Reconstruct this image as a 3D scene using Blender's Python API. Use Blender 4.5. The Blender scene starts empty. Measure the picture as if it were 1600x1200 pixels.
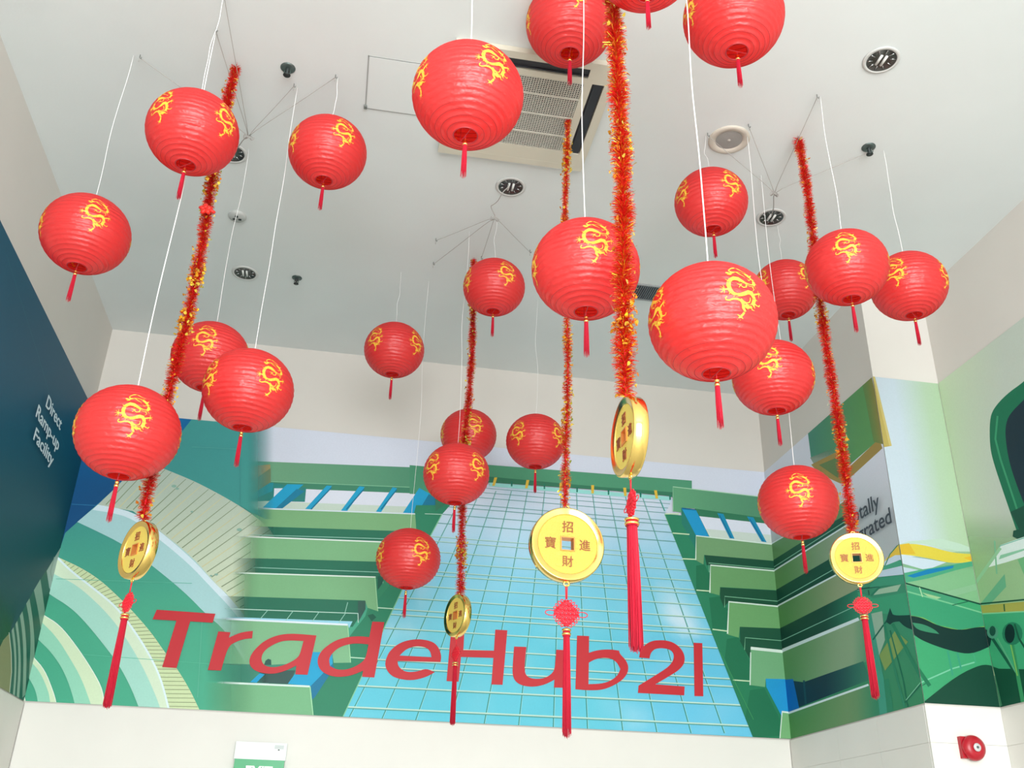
import bpy, bmesh, math, random
from math import sin, cos, pi, radians, sqrt, hypot, exp
from mathutils import Vector, Matrix
from mathutils import noise as mnoise
random.seed(7)
S = bpy.context.scene
COL = S.collection

# ------------------------------------------------------------------ camera
YAW, PIT, ROL, F = 0.165481991, 0.464201542, 0.027277085, 1519.76
EYE = 1.55
fw = Vector((sin(YAW)*cos(PIT), cos(YAW)*cos(PIT), sin(PIT)))
r0 = Vector((cos(YAW), -sin(YAW), 0)); u0 = r0.cross(fw)
rt = r0*cos(ROL)+u0*sin(ROL); up = -r0*sin(ROL)+u0*cos(ROL)
cd = bpy.data.cameras.new('camera'); cam = bpy.data.objects.new('camera', cd); COL.objects.link(cam)
m = Matrix.Identity(4)
for i in range(3):
    m[i][0] = rt[i]; m[i][1] = up[i]; m[i][2] = -fw[i]
m[2][3] = EYE
cam.matrix_world = m
cd.sensor_fit = 'HORIZONTAL'; cd.sensor_width = 36; cd.lens = F*36/1600; cd.clip_start = .05; cd.clip_end = 200
S.camera = cam

# ------------------------------------------------------------------ world, lights, exposure
S.view_settings.view_transform = 'Standard'; S.view_settings.look = 'None'
S.view_settings.gamma = 1; S.view_settings.use_curve_mapping = False
S.view_settings.exposure = -0.20
w = bpy.data.worlds.new('world'); S.world = w; w.use_nodes = True
w.node_tree.nodes['Background'].inputs[0].default_value = (.93, .97, 1, 1)
w.node_tree.nodes['Background'].inputs[1].default_value = 1.0
def area(name, loc, rot, sx, sy, power, col):
    l = bpy.data.lights.new(name, 'AREA'); l.shape = 'RECTANGLE'; l.size = sx; l.size_y = sy; l.energy = power; l.color = col
    o = bpy.data.objects.new(name, l); COL.objects.link(o); o.location = loc; o.rotation_euler = rot; return o
area('daylight_window_light', (.6, -5.0, 2.5), (radians(90), 0, 0), 5.4, 4.6, 1120, (.975, .99, .985))

# ------------------------------------------------------------------ helpers
H = 4.0                      # ceiling height above the eye
D = 1.906*H                  # back wall
XL, XR = -.538*H, .896*H     # side walls
YF, XR2 = 1.424*H, 1.024*H   # step in the right wall
ZC = H+EYE
ZM0, ZM1 = .247*H+EYE, .8115*H+EYE
EYEV = Vector((0, 0, EYE))
def ray(x, y): return fw*F+rt*(x-800)+up*(600-y)
def on_ceiling(x, y, dz=0): d = ray(x, y); return EYEV+d*((H-dz)/d.z)
def on_y(x, y, Y): d = ray(x, y); return EYEV+d*(Y/d.y)
def on_x(x, y, X): d = ray(x, y); return EYEV+d*(X/d.x)

def s2l(c):
    out = []
    for v in c[:3]:
        v = v/255
        out.append(v/12.92 if v <= .04045 else ((v+.055)/1.055)**2.4)
    return out
MATS = {}
def mat(name, col=(1, 1, 1), rough=.6, metal=0, spec=.5, bump=0, bscale=50, bstretch=(1, 1, 1), vary=0, vscale=5, setup=None, srgb=True):
    if name in MATS: return MATS[name]
    M = bpy.data.materials.new(name); M.use_nodes = True; nt = M.node_tree; N = nt.nodes; L = nt.links
    b = N['Principled BSDF']; c = s2l(col) if srgb else list(col)
    b.inputs['Base Color'].default_value = (*c, 1); b.inputs['Roughness'].default_value = rough
    b.inputs['Metallic'].default_value = metal; b.inputs['Specular IOR Level'].default_value = spec
    if bump or vary:
        tc = N.new('ShaderNodeTexCoord'); mp = N.new('ShaderNodeMapping'); mp.inputs['Scale'].default_value = bstretch
        L.new(tc.outputs['Object'], mp.inputs['Vector'])
    if bump:
        n = N.new('ShaderNodeTexNoise'); n.inputs['Scale'].default_value = bscale; n.inputs['Detail'].default_value = 4
        L.new(mp.outputs[0], n.inputs['Vector'])
        bp = N.new('ShaderNodeBump'); bp.inputs['Strength'].default_value = bump; bp.inputs['Distance'].default_value = .01
        L.new(n.outputs['Fac'], bp.inputs['Height']); L.new(bp.outputs[0], b.inputs['Normal'])
    if vary:
        n = N.new('ShaderNodeTexNoise'); n.inputs['Scale'].default_value = vscale; n.inputs['Detail'].default_value = 5
        L.new(mp.outputs[0], n.inputs['Vector'])
        r = N.new('ShaderNodeValToRGB'); r.color_ramp.elements[0].position = .3; r.color_ramp.elements[1].position = .7
        r.color_ramp.elements[0].color = (*[v*(1-vary) for v in c], 1); r.color_ramp.elements[1].color = (*[min(1, v*(1+vary*.5)) for v in c], 1)
        L.new(n.outputs['Fac'], r.inputs[0]); L.new(r.outputs[0], b.inputs['Base Color'])
    if setup: setup(nt, b)
    MATS[name] = M; return M

def mk(name, verts, faces, M, parent=None, smooth=False, kind=None):
    me = bpy.data.meshes.new(name); me.from_pydata([tuple(v) for v in verts], [], faces)
    if M is not None: me.materials.append(M)
    if smooth: me.polygons.foreach_set('use_smooth', [True]*len(me.polygons))
    me.update()
    o = bpy.data.objects.new(name, me); COL.objects.link(o)
    if parent: o.parent = parent
    if kind: o['kind'] = kind
    return o
def empty(name, loc=(0, 0, 0), rz=0):
    o = bpy.data.objects.new(name, None); COL.objects.link(o); o.location = loc; o.rotation_euler = (0, 0, rz)
    o.empty_display_size = .1; return o
def tag(o, label, cat, group=None):
    o['label'] = label; o['category'] = cat
    if group: o['group'] = group
    return o
class G:
    """geometry collector"""
    def __init__(s): s.v = []; s.f = []
    def box(s, a, b):
        n = len(s.v); x0, y0, z0 = a; x1, y1, z1 = b
        s.v += [(x0, y0, z0), (x1, y0, z0), (x1, y1, z0), (x0, y1, z0), (x0, y0, z1), (x1, y0, z1), (x1, y1, z1), (x0, y1, z1)]
        s.f += [tuple(n+i for i in q) for q in ((0, 3, 2, 1), (4, 5, 6, 7), (0, 1, 5, 4), (1, 2, 6, 5), (2, 3, 7, 6), (3, 0, 4, 7))]
        return s
    def tube(s, pts, r, seg=6, cap=True, closed=False):
        pts = [Vector(p) for p in pts]; n = len(pts); base = len(s.v)
        rs = r if isinstance(r, (list, tuple)) else [r]*n
        prev = None
        for i, p in enumerate(pts):
            if closed: t = pts[(i+1) % n]-pts[i-1]
            else: t = pts[min(i+1, n-1)]-pts[max(i-1, 0)]
            t.normalize()
            if prev is None: a = t.orthogonal().normalized()
            else:
                a = prev-t*prev.dot(t)
                a = a.normalized() if a.length > 1e-6 else t.orthogonal().normalized()
            prev = a; b = t.cross(a)
            for k in range(seg):
                an = 2*pi*k/seg; s.v.append(tuple(p+(a*cos(an)+b*sin(an))*rs[i]))
        for i in range(n if closed else n-1):
            j = (i+1) % n
            for k in range(seg):
                k2 = (k+1) % seg
                s.f.append((base+i*seg+k, base+i*seg+k2, base+j*seg+k2, base+j*seg+k))
        if cap and not closed:
            s.f.append(tuple(base+k for k in reversed(range(seg)))); s.f.append(tuple(base+(n-1)*seg+k for k in range(seg)))
        return s
    def lathe(s, prof, seg=32, T=None, close=False):
        base = len(s.v); n = len(prof)
        for r, z in prof:
            for k in range(seg):
                an = 2*pi*k/seg; v = Vector((r*cos(an), r*sin(an), z)); s.v.append(tuple(T @ v if T else v))
        for i in range(n if close else n-1):
            j = (i+1) % n
            for k in range(seg):
                k2 = (k+1) % seg; s.f.append((base+i*seg+k, base+i*seg+k2, base+j*seg+k2, base+j*seg+k))
        return s
    def obj(s, name, M, parent=None, smooth=False, kind=None): return mk(name, s.v, s.f, M, parent, smooth, kind)
def structure(o): o['kind'] = 'structure'; return o

# ------------------------------------------------------------------ materials
m_ceil = mat('ceiling_paint', (220, 226, 226), .85, spec=.2, bump=.05, bscale=60, vary=.03, vscale=1.5)
m_wall = mat('wall_paint', (212, 209, 203), .8, spec=.2, bump=.04, bscale=80, vary=.02, vscale=2)
m_clad = mat('cladding_panel', (224, 224, 218), .5, spec=.4, vary=.02, vscale=3)
m_floor = mat('floor_tile', (196, 194, 188), .35, vary=.06, vscale=3)
m_joint = mat('joint_dark', (150, 148, 142), .9)
m_frame = mat('window_frame_metal', (90, 92, 95), .4, metal=.7)

# ------------------------------------------------------------------ room shell
T = .2; YB = -5.4
structure(G().box((XL-T, YB, -.2), (XR2+T, D+T, 0)).obj('floor', m_floor))
ceil = structure(G().box((XL-T, YB, ZC), (XR2+T, D+T, ZC+.25)).obj('ceiling', m_ceil))
wall_left = structure(G().box((XL-T, YB, 0), (XL, D+T, ZC)).obj('wall_left', m_wall))
wall_back = structure(G().box((XL, D, 0), (XR, D+T, ZC)).obj('wall_back', m_wall))
g = G()
g.v = [(XR, D+T, 0), (XR, YF, 0), (XR2, YF, 0), (XR2, YB, 0), (XR2+T, YB, 0), (XR2+T, D+T, 0)]
g.v += [(x, y, ZC) for x, y, z in g.v]
g.f = [(i, (i+1) % 6, (i+1) % 6+6, i+6) for i in range(6)]+[(5, 4, 3, 2, 1, 0), (6, 7, 8, 9, 10, 11)]
g.f = [tuple(reversed(q)) for q in g.f]
wall_right = structure(g.obj('wall_right', m_wall))
# front of the lobby: glazed opening behind the viewer
g = G().box((XL, YB, 4.9), (XR2, YB+.2, ZC)).box((XL, YB, 0), (XR2, YB+.2, .15))
structure(g.obj('wall_front', m_wall))
g = G()
for k in range(5):
    x = XL+(XR2-XL)*k/4; x = min(max(x, XL+.03), XR2-.03); g.box((x-.03, YB+.02, .15), (x+.03, YB+.14, 4.9))
g.box((XL, YB+.04, 2.45), (XR2, YB+.12, 2.53))
structure(g.obj('window_1', m_frame))

# cladding panels under the print
def clad(parent, kind):
    zj = [0.0, .8, 1.55, ZM0-.23, ZM0-.012]
    if kind in ('back', 'left'): zj = [0.0, ZM0-.012]
    if kind == 'side':
        e = [YF+.004, 1.568*H, 1.708*H, D-.004]
        cells = [((XR-.012, e[i]+.001), (XR, e[i+1]-.001)) for i in range(3)]
        y = YF
    elif kind == 'back':
        n_ = 1; xs = [XL+.016+(XR-XL-.032)*k/n_ for k in range(n_+1)]
        cells = [((xs[k]+.0008, D-.012), (xs[k+1]-.0008, D)) for k in range(n_)]
    elif kind == 'left':
        ys = [D-.016, 0, YB+.25]
        cells = [((XL, ys[i+1]+.0008), (XL+.012, ys[i]-.0008)) for i in range(2)]
    elif kind == 'face':
        cells = [((XR-.012+.002, YF-.012), (XR2-.002, YF))]
    else:
        ys = [YF-.014-.6*k for k in range(6)]
        cells = [((XR2-.012, ys[i+1]+.001), (XR2, ys[i]-.001)) for i in range(5)]
    for (a, b) in cells:
        for i in range(len(zj)-1):
                G().box((a[0], a[1], zj[i]+.0012), (b[0], b[1], zj[i+1])).obj('wall_panel', m_clad, parent)
for k in ('side', 'face', 'near'): clad(wall_right, k)
clad(wall_back, 'back'); clad(wall_left, 'left')

# ------------------------------------------------------------------ printed mural (flat print on the walls)
def print_mat(name, alpha, rough, grain=.02):
    def setup(nt, b):
        N = nt.nodes; L = nt.links
        a = N.new('ShaderNodeVertexColor'); a.layer_name = 'Col'
        tc = N.new('ShaderNodeTexCoord'); n = N.new('ShaderNodeTexNoise'); n.inputs['Scale'].default_value = 90; n.inputs['Detail'].default_value = 3
        L.new(tc.outputs['Object'], n.inputs['Vector'])
        mr = N.new('ShaderNodeMapRange'); mr.inputs['From Min'].default_value = .3; mr.inputs['From Max'].default_value = .7
        mr.inputs['To Min'].default_value = 1-grain; mr.inputs['To Max'].default_value = 1+grain; L.new(n.outputs['Fac'], mr.inputs['Value'])
        vm = N.new('ShaderNodeVectorMath'); vm.operation = 'SCALE'; L.new(a.outputs['Color'], vm.inputs[0]); L.new(mr.outputs[0], vm.inputs['Scale'])
        L.new(vm.outputs[0], b.inputs['Base Color'])
        if alpha: L.new(a.outputs['Alpha'], b.inputs['Alpha'])
    return mat(name, (255, 255, 255), rough, spec=.25, setup=setup)
m_print = print_mat('mural_print', False, .5); m_fade = print_mat('mural_print_fade', True, .5)

def clip(poly, f):
    """keep the side of a 2-D polygon where f(p) >= 0"""
    out = []; n = len(poly)
    for i in range(n):
        a, b = poly[i], poly[(i+1) % n]; fa, fb = f(a), f(b)
        if fa >= 0: out.append(a)
        if (fa >= 0) != (fb >= 0):
            t = fa/(fa-fb); out.append((a[0]+(b[0]-a[0])*t, a[1]+(b[1]-a[1])*t))
    return out
class Wall:
    """wall plane: 2-D coordinates (u, z); builds flat printed shapes in thin layers of ink"""
    def __init__(s, kind, lo, hi, gain, off):
        s.kind = kind; s.lo = lo; s.hi = hi; s.gain = gain; s.n = 0; s.g = {0: [], 1: []}; s.off = off
    def px(s, p):
        if s.kind in ('back', 'face'):
            q = on_y(p[0], p[1], D if s.kind == 'back' else YF); return (q.x, q.z)
        q = on_x(p[0], p[1], {'left': XL, 'side': XR, 'near': XR2}[s.kind]); return (q.y, q.z)
    def pos(s, p, e):
        u, z = p
        return {'back': (u, D-e, z), 'face': (u, YF-e, z), 'left': (XL+e, u, z), 'side': (XR-e, u, z), 'near': (XR2-e, u, z)}[s.kind]
    def poly(s, pts, col, plane=False, grad=None, step=None, n=12):
        """grad: function (x, y in the picture of the print) -> colour, evaluated at vertices of strips"""
        e = s.off+.00005*s.n; s.n += 1
        c = s2l(col) if col else None
        alpha = 1 if (col and len(col) > 3) or (grad and grad[0] == 'a') else 0
        q = [p for p in pts]
        cells = [q]
        if grad:
            ax, n = grad[1], grad[2]
            for A, k in ((ax, n),)+(((grad[4], grad[5]),) if len(grad) > 4 else ()):
                new = []
                for cell in cells:
                    vals = [p[0]*A[0]+p[1]*A[1] for p in cell]
                    if not vals: continue
                    lo, hi = min(vals), max(vals)
                    G0 = [p[0]*A[0]+p[1]*A[1] for p in q]; L0, H0 = min(G0), max(G0)
                    for i in range(k):
                        a0 = L0+(H0-L0)*i/k; a1 = L0+(H0-L0)*(i+1)/k
                        if a1 <= lo or a0 >= hi: continue
                        cc = clip(clip(cell, lambda p: p[0]*A[0]+p[1]*A[1]-a0), lambda p: a1-(p[0]*A[0]+p[1]*A[1]))
                        if len(cc) > 2: new.append(cc)
                cells = new
        for cell in cells:
            if grad: cols = [grad[3](*p) for p in cell]
            # convert to wall coordinates, clip to the print's rectangle
            w2 = [s.px(p) for p in cell] if not plane else cell
            inside = all(s.lo[0] <= p[0] <= s.hi[0] and s.lo[1] <= p[1] <= s.hi[1] for p in w2)
            if not inside:
                for f in (lambda p: p[0]-s.lo[0], lambda p: s.hi[0]-p[0], lambda p: p[1]-s.lo[1], lambda p: s.hi[1]-p[1]): w2 = clip(w2, f)
                if len(w2) < 3: continue
                if grad:
                    cols = []
                    for p in w2:
                        P = Vector(s.pos(p, 0))-EYEV; z = P.dot(fw); cols.append(grad[3](800+F*P.dot(rt)/z, 600-F*P.dot(up)/z))
            if not grad: cols = [(*col[:3], col[3] if len(col) > 3 else 1)]*len(w2)
            s.g[alpha].append(([s.pos(p, e) for p in w2], cols))
    def line(s, pts, wd, col, **k):
        """wd in picture pixels, scalar or (start, end)"""
        a = wd if isinstance(wd, (tuple, list)) else (wd, wd); n = len(pts)
        L, R = [], []
        for i, p in enumerate(pts):
            q0 = pts[max(0, i-1)]; q1 = pts[min(n-1, i+1)]; dx, dy = q1[0]-q0[0], q1[1]-q0[1]; l = hypot(dx, dy) or 1
            hw = (a[0]+(a[1]-a[0])*i/(n-1))/2; nx, ny = -dy/l*hw, dx/l*hw
            L.append((p[0]+nx, p[1]+ny)); R.append((p[0]-nx, p[1]-ny))
        for i in range(n-1): s.poly([L[i], L[i+1], R[i+1], R[i]], col, **k); s.n -= 1
        s.n += 1
    def build(s, name, parent):
        for al in (0, 1):
            if not s.g[al]: continue
            v, f, c = [], [], []
            for P, cols in s.g[al]:
                b = len(v); v += P; f.append(tuple(range(b, b+len(P)))); c += cols
            o = mk(name if not al else 'soft_print', v, f, m_fade if al else m_print, parent)
            at = o.data.color_attributes.new('Col', 'FLOAT_COLOR', 'POINT')
            flat = []
            for q in c:
                l = s2l(q[:3]); flat += [min(.92, l[0]*s.gain), min(.92, l[1]*s.gain), min(.92, l[2]*s.gain), q[3] if len(q) > 3 else 1]
            at.data.foreach_set('color', flat)
def sm(pts, closed=False, it=2, lim=42):
    """round the gentle bends of an outline, keep its sharp corners"""
    for _ in range(it):
        n = len(pts); out = []
        for i, p in enumerate(pts):
            if not closed and i in (0, n-1): out.append(p); continue
            a, b = pts[i-1], pts[(i+1) % n]
            v1 = (p[0]-a[0], p[1]-a[1]); v2 = (b[0]-p[0], b[1]-p[1]); l1, l2 = hypot(*v1), hypot(*v2)
            if l1 < 1e-6 or l2 < 1e-6: continue
            c = (v1[0]*v2[0]+v1[1]*v2[1])/(l1*l2)
            if c < cos(radians(lim)): out.append(p)
            else: out += [(p[0]-v1[0]*.25, p[1]-v1[1]*.25), (p[0]+v2[0]*.25, p[1]+v2[1]*.25)]
        pts = out
    return pts
def O(ox, oy, sc, *pts): return [(ox+p[0]/sc, oy+p[1]/sc) for p in pts]
K = 1600/340
C1 = lambda *p: O(0, 640, K, *p)
C2 = lambda *p: O(0, 860, K, *p)
C3 = lambda *p: O(300, 640, K, *p)
C4 = lambda *p: O(300, 880, K, *p)
C5 = lambda *p: O(620, 700, K, *p)
C6 = lambda *p: O(620, 900, K, *p)
C7 = lambda *p: O(940, 700, K, *p)
C8 = lambda *p: O(940, 910, K, *p)
CH = lambda *p: O(1240, 560, 4.444, *p)
CI = lambda *p: O(1240, 800, 4.444, *p)
CJ = lambda *p: O(1240, 930, 4.444, *p)

mural = tag(empty('wall_mural', (0, 0, 0)), 'large printed building mural wrapping the back and side walls above the white dado', 'mural')
B = Wall('back', (XL+.002, ZM0), (XR-.002, ZM1), .95, .004)
lerp = lambda a, b, t: tuple(a[i]+(b[i]-a[i])*max(0, min(1, t)) for i in range(len(a)))
# base, lower left greens
B.poly([(0, 600), (760, 600), (760, 1180), (0, 1180)], (70, 168, 140), grad=(0, (0, 1), 10, lambda x, y: lerp((62, 150, 148), (72, 172, 140), (y-760)/200)))
# navy corner
B.poly([(120, 600), (304, 650), (285, 674), (176, 767), (102, 833), (80, 900)], (4, 88, 142), grad=(0, (0, 1), 6, lambda x, y: lerp((0, 105, 165), (4, 78, 130), (y-650)/120)))
B.line([(112, 788), (150, 790), (168, 776)], 1, (40, 120, 165))
# right-hand buildings: soffit green
B.poly([(640, 725), (1260, 770), (1260, 1180), (1120, 1180), (900, 900), (560, 1180), (520, 1180), (560, 1000)], (45, 138, 105), grad=(0, (0, 1), 8, lambda x, y: lerp((62, 140, 108), (38, 138, 100), (y-760)/300)))
# white band under the mural top
B.poly([(380, 640), (1260, 700), (1260, 830), (380, 760)], (212, 220, 236))
# left fascia
B.poly(C3((400, 378), (1600, 425), (1700, 430), (1700, 580), (1600, 570), (400, 525)), (96, 158, 122), grad=(0, (1, 0), 8, lambda x, y: lerp((110, 165, 130), (80, 145, 115), (x-420)/220)))
B.poly(C3((400, 525), (1600, 570), (1760, 576), (1760, 622), (400, 570)), (62, 132, 104))
B.line(C3((560, 530), (1600, 572)), 1, (130, 190, 155))
B.poly([(640, 727), (697, 732), (690, 800), (640, 800)], (72, 145, 112))
# white opening
B.poly(C3((600, 575), (1700, 625), (1700, 790), (400, 735), (400, 700), (590, 670)), (218, 226, 240))
B.poly(C3((700, 680), (1600, 715), (1700, 720), (1700, 790), (400, 735), (400, 680), (560, 672)), (196, 216, 204))
B.poly(C3((590, 540), (840, 575), (830, 680), (400, 670), (400, 620)), (40, 130, 125))
B.poly(C3((605, 580), (690, 580), (600, 660)), (218, 226, 240))
B.poly(C3((560, 540), (600, 540), (590, 600), (440, 670), (400, 690), (400, 650)), (30, 145, 160))
B.poly(C3((400, 420), (575, 405), (580, 535), (400, 650)), (178, 148, 88))
B.poly(C3((400, 560), (580, 430), (580, 535), (400, 650)), (120, 130, 90))
for a in (((700, 550), (820, 552), (620, 728), (520, 722)), ((990, 560), (1030, 562), (880, 735), (832, 732)), ((1230, 565), (1270, 570), (1140, 748), (1095, 744)), ((1475, 572), (1508, 580), (1390, 755), (1352, 752))):
    B.poly(C3(*a), (24, 160, 205))
B.poly(C3((770, 585), (830, 600), (665, 728), (615, 727)), (20, 125, 160))
for a in ((1005, 590, 860), (1245, 600, 1120), (1485, 605, 1375)):
    B.line(C3((a[0]+20, a[1]-15), (a[2]+15, 735)), 2, (15, 115, 150))
# big blue beam
B.poly(C5((165, 295), (245, 340), (150, 490), (40, 485)), (26, 160, 208))
B.poly(C5((235, 340), (330, 400), (180, 520), (145, 490)), (16, 120, 155))
# slabs, left building
SL = (124, 182, 134); SD = (34, 112, 88)
fadeL = lambda c, x0, x1: ('a', (1, 0), 24, lambda x, y: (*c, max(0, min(1, (x-x0)/(x1-x0)))))
def softband(pts, c, x0, x1): B.poly(pts, None, grad=fadeL(c, x0, x1))
# tan paving (built before the slabs so they fade over it)
TAN = (192, 212, 190); WH = (214, 236, 246); PALE = (170, 214, 218)
outer1 = [(176, 767), (215, 728), (257, 733)]+C3((0, 520), (120, 580), (250, 650), (400, 740), (480, 800), (560, 860), (620, 960))
outer1 = outer1[:2]+sm(outer1[2:])
inner1 = [(153, 789), (208, 799), (251, 831), (302, 875), (336, 912), (353, 927), (374, 952), (400, 985)]
B.poly([(153, 789)]+outer1+list(reversed(inner1)), TAN, grad=(0, (0, 1), 10, lambda x, y: lerp((178, 196, 184), (206, 220, 194), (y-740)/180)))
inner1s = sm(inner1)
def between(A, Bc, t):
    def at(P, s):
        L = [0]
        for i in range(len(P)-1): L.append(L[-1]+hypot(P[i+1][0]-P[i][0], P[i+1][1]-P[i][1]))
        d = s*L[-1]
        for i in range(len(P)-1):
            if d <= L[i+1] or i == len(P)-2:
                k = (d-L[i])/max(1e-6, L[i+1]-L[i]); return (P[i][0]+(P[i+1][0]-P[i][0])*k, P[i][1]+(P[i+1][1]-P[i][1])*k)
    return at(A, t), at(Bc, t)
# joints across the paving: slanted, direction turns slowly
for k in range(30):
    t = k/30
    a = at0 = None
    A_, _ = between(inner1, inner1, t)
    ang = radians(48-22*t); ln = 140
    x0, y0 = A_
    seg = [(x0+3, y0-3), (x0+ln*cos(ang), y0-ln*sin(ang))]
    # stop at the outer edge
    def side(p):
        best = 1e9
        for i in range(len(outer1)-1):
            (ax, ay), (bx, by) = outer1[i], outer1[i+1]
            if min(ax, bx)-2 <= p[0] <= max(ax, bx)+2 and bx > ax:
                return p[1]-(ay+(by-ay)*(p[0]-ax)/(bx-ax))
        return 1 if p[0] < 215 else -1
    e = 0
    for q in range(1, 60):
        p = (x0+ln*q/60*cos(ang), y0-ln*q/60*sin(ang))
        if side(p) < 0 or p[0]+p[1] < 945: break
        e = q
    if e > 3: B.line([(x0+2, y0-2), (x0+ln*e/60*cos(ang), y0-ln*e/60*sin(ang))], (1.5, .9), (132, 150, 120) if k % 3 else (206, 206, 160))
for (x, y, r_) in ((272, 760, 3.4), (277, 764, 2.6), (374, 828, 3.6), (300, 800, 2), (330, 900, 2), (338, 898, 2.6)):
    B.poly([(x+r_*cos(a)*1.2, y+r_*.7*sin(a)) for a in [i*pi/4 for i in range(8)]], (140, 180, 165))
inner1 = inner1s
pale_lo = [(121, 816), (155, 832), (191, 850), (234, 881), (276, 915), (300, 937), (321, 959), (353, 986), (381, 1033), (400, 1070)]
pale_lo = sm(pale_lo)
B.poly(sm([(153, 789), (208, 799), (251, 831), (302, 872), (336, 912), (353, 927), (374, 952), (420, 1020)])+[(420, 1075)]+list(reversed(pale_lo)), PALE)
stripe_in = [(145, 797), (200, 806), (243, 838), (294, 880), (328, 916), (366, 956), (385, 985)]
B.poly(inner1+list(reversed(sm(stripe_in))), WH)
# second paved band and the arcs inside it
o2 = [(88, 869)]+C2((435, 55), (600, 130), (740, 220), (880, 350), (960, 430), (1110, 600), (1220, 760), (1310, 880), (1400, 1030), (1480, 1200))
i2 = [(88, 869)]+C2((430, 62), (530, 160), (700, 290), (860, 420), (980, 580), (1090, 750), (1180, 930), (1240, 1160), (1250, 1200))
o2, i2 = sm(o2), sm(i2)
B.poly(o2+list(reversed(i2)), (205, 224, 178))
for k in range(44):
    t = .05+k/46; a, b = between(i2, o2, t); ang = radians(-50+50*t)
    B.line([a, (b[0], b[1]+1)], 1, (140, 160, 120))
c2 = C2((380, 150), (400, 180), (560, 250), (760, 430), (900, 600), (1050, 850), (1160, 1100), (1190, 1200))
c2 = sm(c2)
B.poly(i2+list(reversed(c2)), (213, 234, 208))
B.line(i2, 3.2, (222, 244, 250))
p2 = C2((330, 290), (365, 325), (520, 420), (640, 540), (800, 740), (880, 850), (960, 1000), (1020, 1150), (1040, 1200))
p2 = sm(p2); B.poly(c2+list(reversed(p2)), (166, 220, 206))
def arcs(o, i, p):
    o, i, p = sm(o), sm(i), sm(p)
    B.poly(o+list(reversed(i)), (212, 234, 200)); B.poly(i+list(reversed(p)), (150, 216, 190)); B.line(o, 1.2, (232, 246, 236))
arcs(C2((300, 460), (325, 480), (440, 550), (560, 700), (680, 880), (760, 1030), (775, 1200)), C2((295, 520), (310, 530), (420, 640), (520, 800), (600, 940), (670, 1130), (690, 1200)), C2((270, 640), (285, 660), (380, 750), (480, 900), (550, 1110), (560, 1200)))
arcs(C2((235, 770), (250, 790), (330, 880), (390, 1030), (415, 1115), (425, 1200)), C2((225, 800), (240, 830), (300, 900), (360, 1040), (370, 1110), (380, 1200)), C2((200, 920), (215, 940), (260, 1020), (280, 1100), (285, 1200)))
arcs(C2((165, 1050), (180, 1075), (190, 1110), (192, 1200)), C2((160, 1070), (175, 1090), (180, 1130), (182, 1200)), C2((158, 1075), (172, 1100), (172, 1140), (170, 1200)))
B.line([(88, 905), (300, 912)], .8, (92, 186, 160)); B.line([(130, 1023), (360, 1040)], .8, (92, 190, 160)); B.line([(309, 1090), (316, 970)], .8, (104, 190, 165)); B.line([(300, 699), (400, 704)], .8, (85, 168, 165))
# slabs fading in over the paving
B.poly([(620, 900), (650, 790), (700, 790), (690, 810), (633, 912), (540, 1180), (480, 1180), (480, 1080)], (42, 132, 100))
softband(C3((300, 725), (1640, 772), (1650, 905), (300, 855)), (122, 176, 126), 385, 425)
softband(C3((300, 855), (1650, 900), (1650, 985), (300, 935)), SD, 388, 440)
softband(C3((300, 930), (1500, 976), (1500, 1125), (300, 1090)), SL, 370, 412)
softband(C3((250, 1090), (1400, 1122), (1440, 1250), (250, 1215)), SD, 365, 410)
softband(C4((150, 60), (1350, 103), (1365, 355), (1290, 330), (1272, 278), (150, 240)), SL, 362, 400)
softband(C4((150, 240), (1272, 277), (1275, 330), (1180, 470), (150, 425)), SD, 348, 392)
softband(C4((100, 405), (1145, 458), (1165, 733), (1042, 735), (1030, 658), (880, 658), (700, 780), (100, 735)), (128, 186, 142), 322, 400)
softband(C4((100, 735), (560, 750), (760, 740), (770, 800), (700, 890), (100, 870)), (60, 140, 118), 322, 405)
softband(C4((80, 875), (866, 910), (890, 1180), (80, 1180)), (118, 182, 136), 318, 400)
softband(C4((500, 790), (760, 790), (720, 890), (480, 880)), (50, 88, 84), 395, 420)
B.poly(C4((500, 810), (535, 820), (475, 880), (428, 876)), (24, 160, 210))
B.poly(C4((880, 655), (1030, 658), (1035, 740), (880, 908), (705, 888), (775, 790)), (28, 164, 212))
B.poly(C4((1035, 740), (1045, 770), (905, 985), (885, 1005), (872, 905)), (16, 120, 160))
B.poly(C4((540, 720), (560, 705), (582, 712), (584, 750), (530, 750)), (40, 90, 82))
B.poly(C4((1220, 280), (1275, 280), (1275, 340), (1220, 440)), (50, 92, 84))
B.poly(C4((1290, 385), (1330, 375), (1355, 400), (1320, 430)), (25, 95, 76))
softband(C4((200, 395), (1180, 430), (1155, 480), (1145, 455), (200, 412)), (150, 214, 236), 350, 390)
for pts, x0, x1, wd, c in ((C3((400, 727), (1640, 770)), 395, 425, 1.8, (214, 230, 238)), (C3((300, 920), (1500, 955)), 380, 420, 1, (150, 208, 190)), (C3((300, 933), (1500, 980)), 370, 410, 2, (226, 240, 236)),
                           (C4((430, 33), (1405, 70)), 390, 410, 1, (150, 208, 190)), (C4((300, 73), (1350, 105)), 365, 390, 2, (222, 240, 232)), (C4((240, 336), (1222, 372)), 345, 380, 1.2, (190, 228, 215)),
                           (C4((220, 410), (1145, 455)), 345, 375, 3, (226, 240, 250)), (C4((180, 878), (866, 908)), 338, 375, 3, (214, 236, 230))):
    B.poly([(pts[0][0], pts[0][1]-wd/2), (pts[1][0], pts[1][1]-wd/2), (pts[1][0], pts[1][1]+wd/2), (pts[0][0], pts[0][1]+wd/2)], None, grad=fadeL(c, x0, x1))
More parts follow.
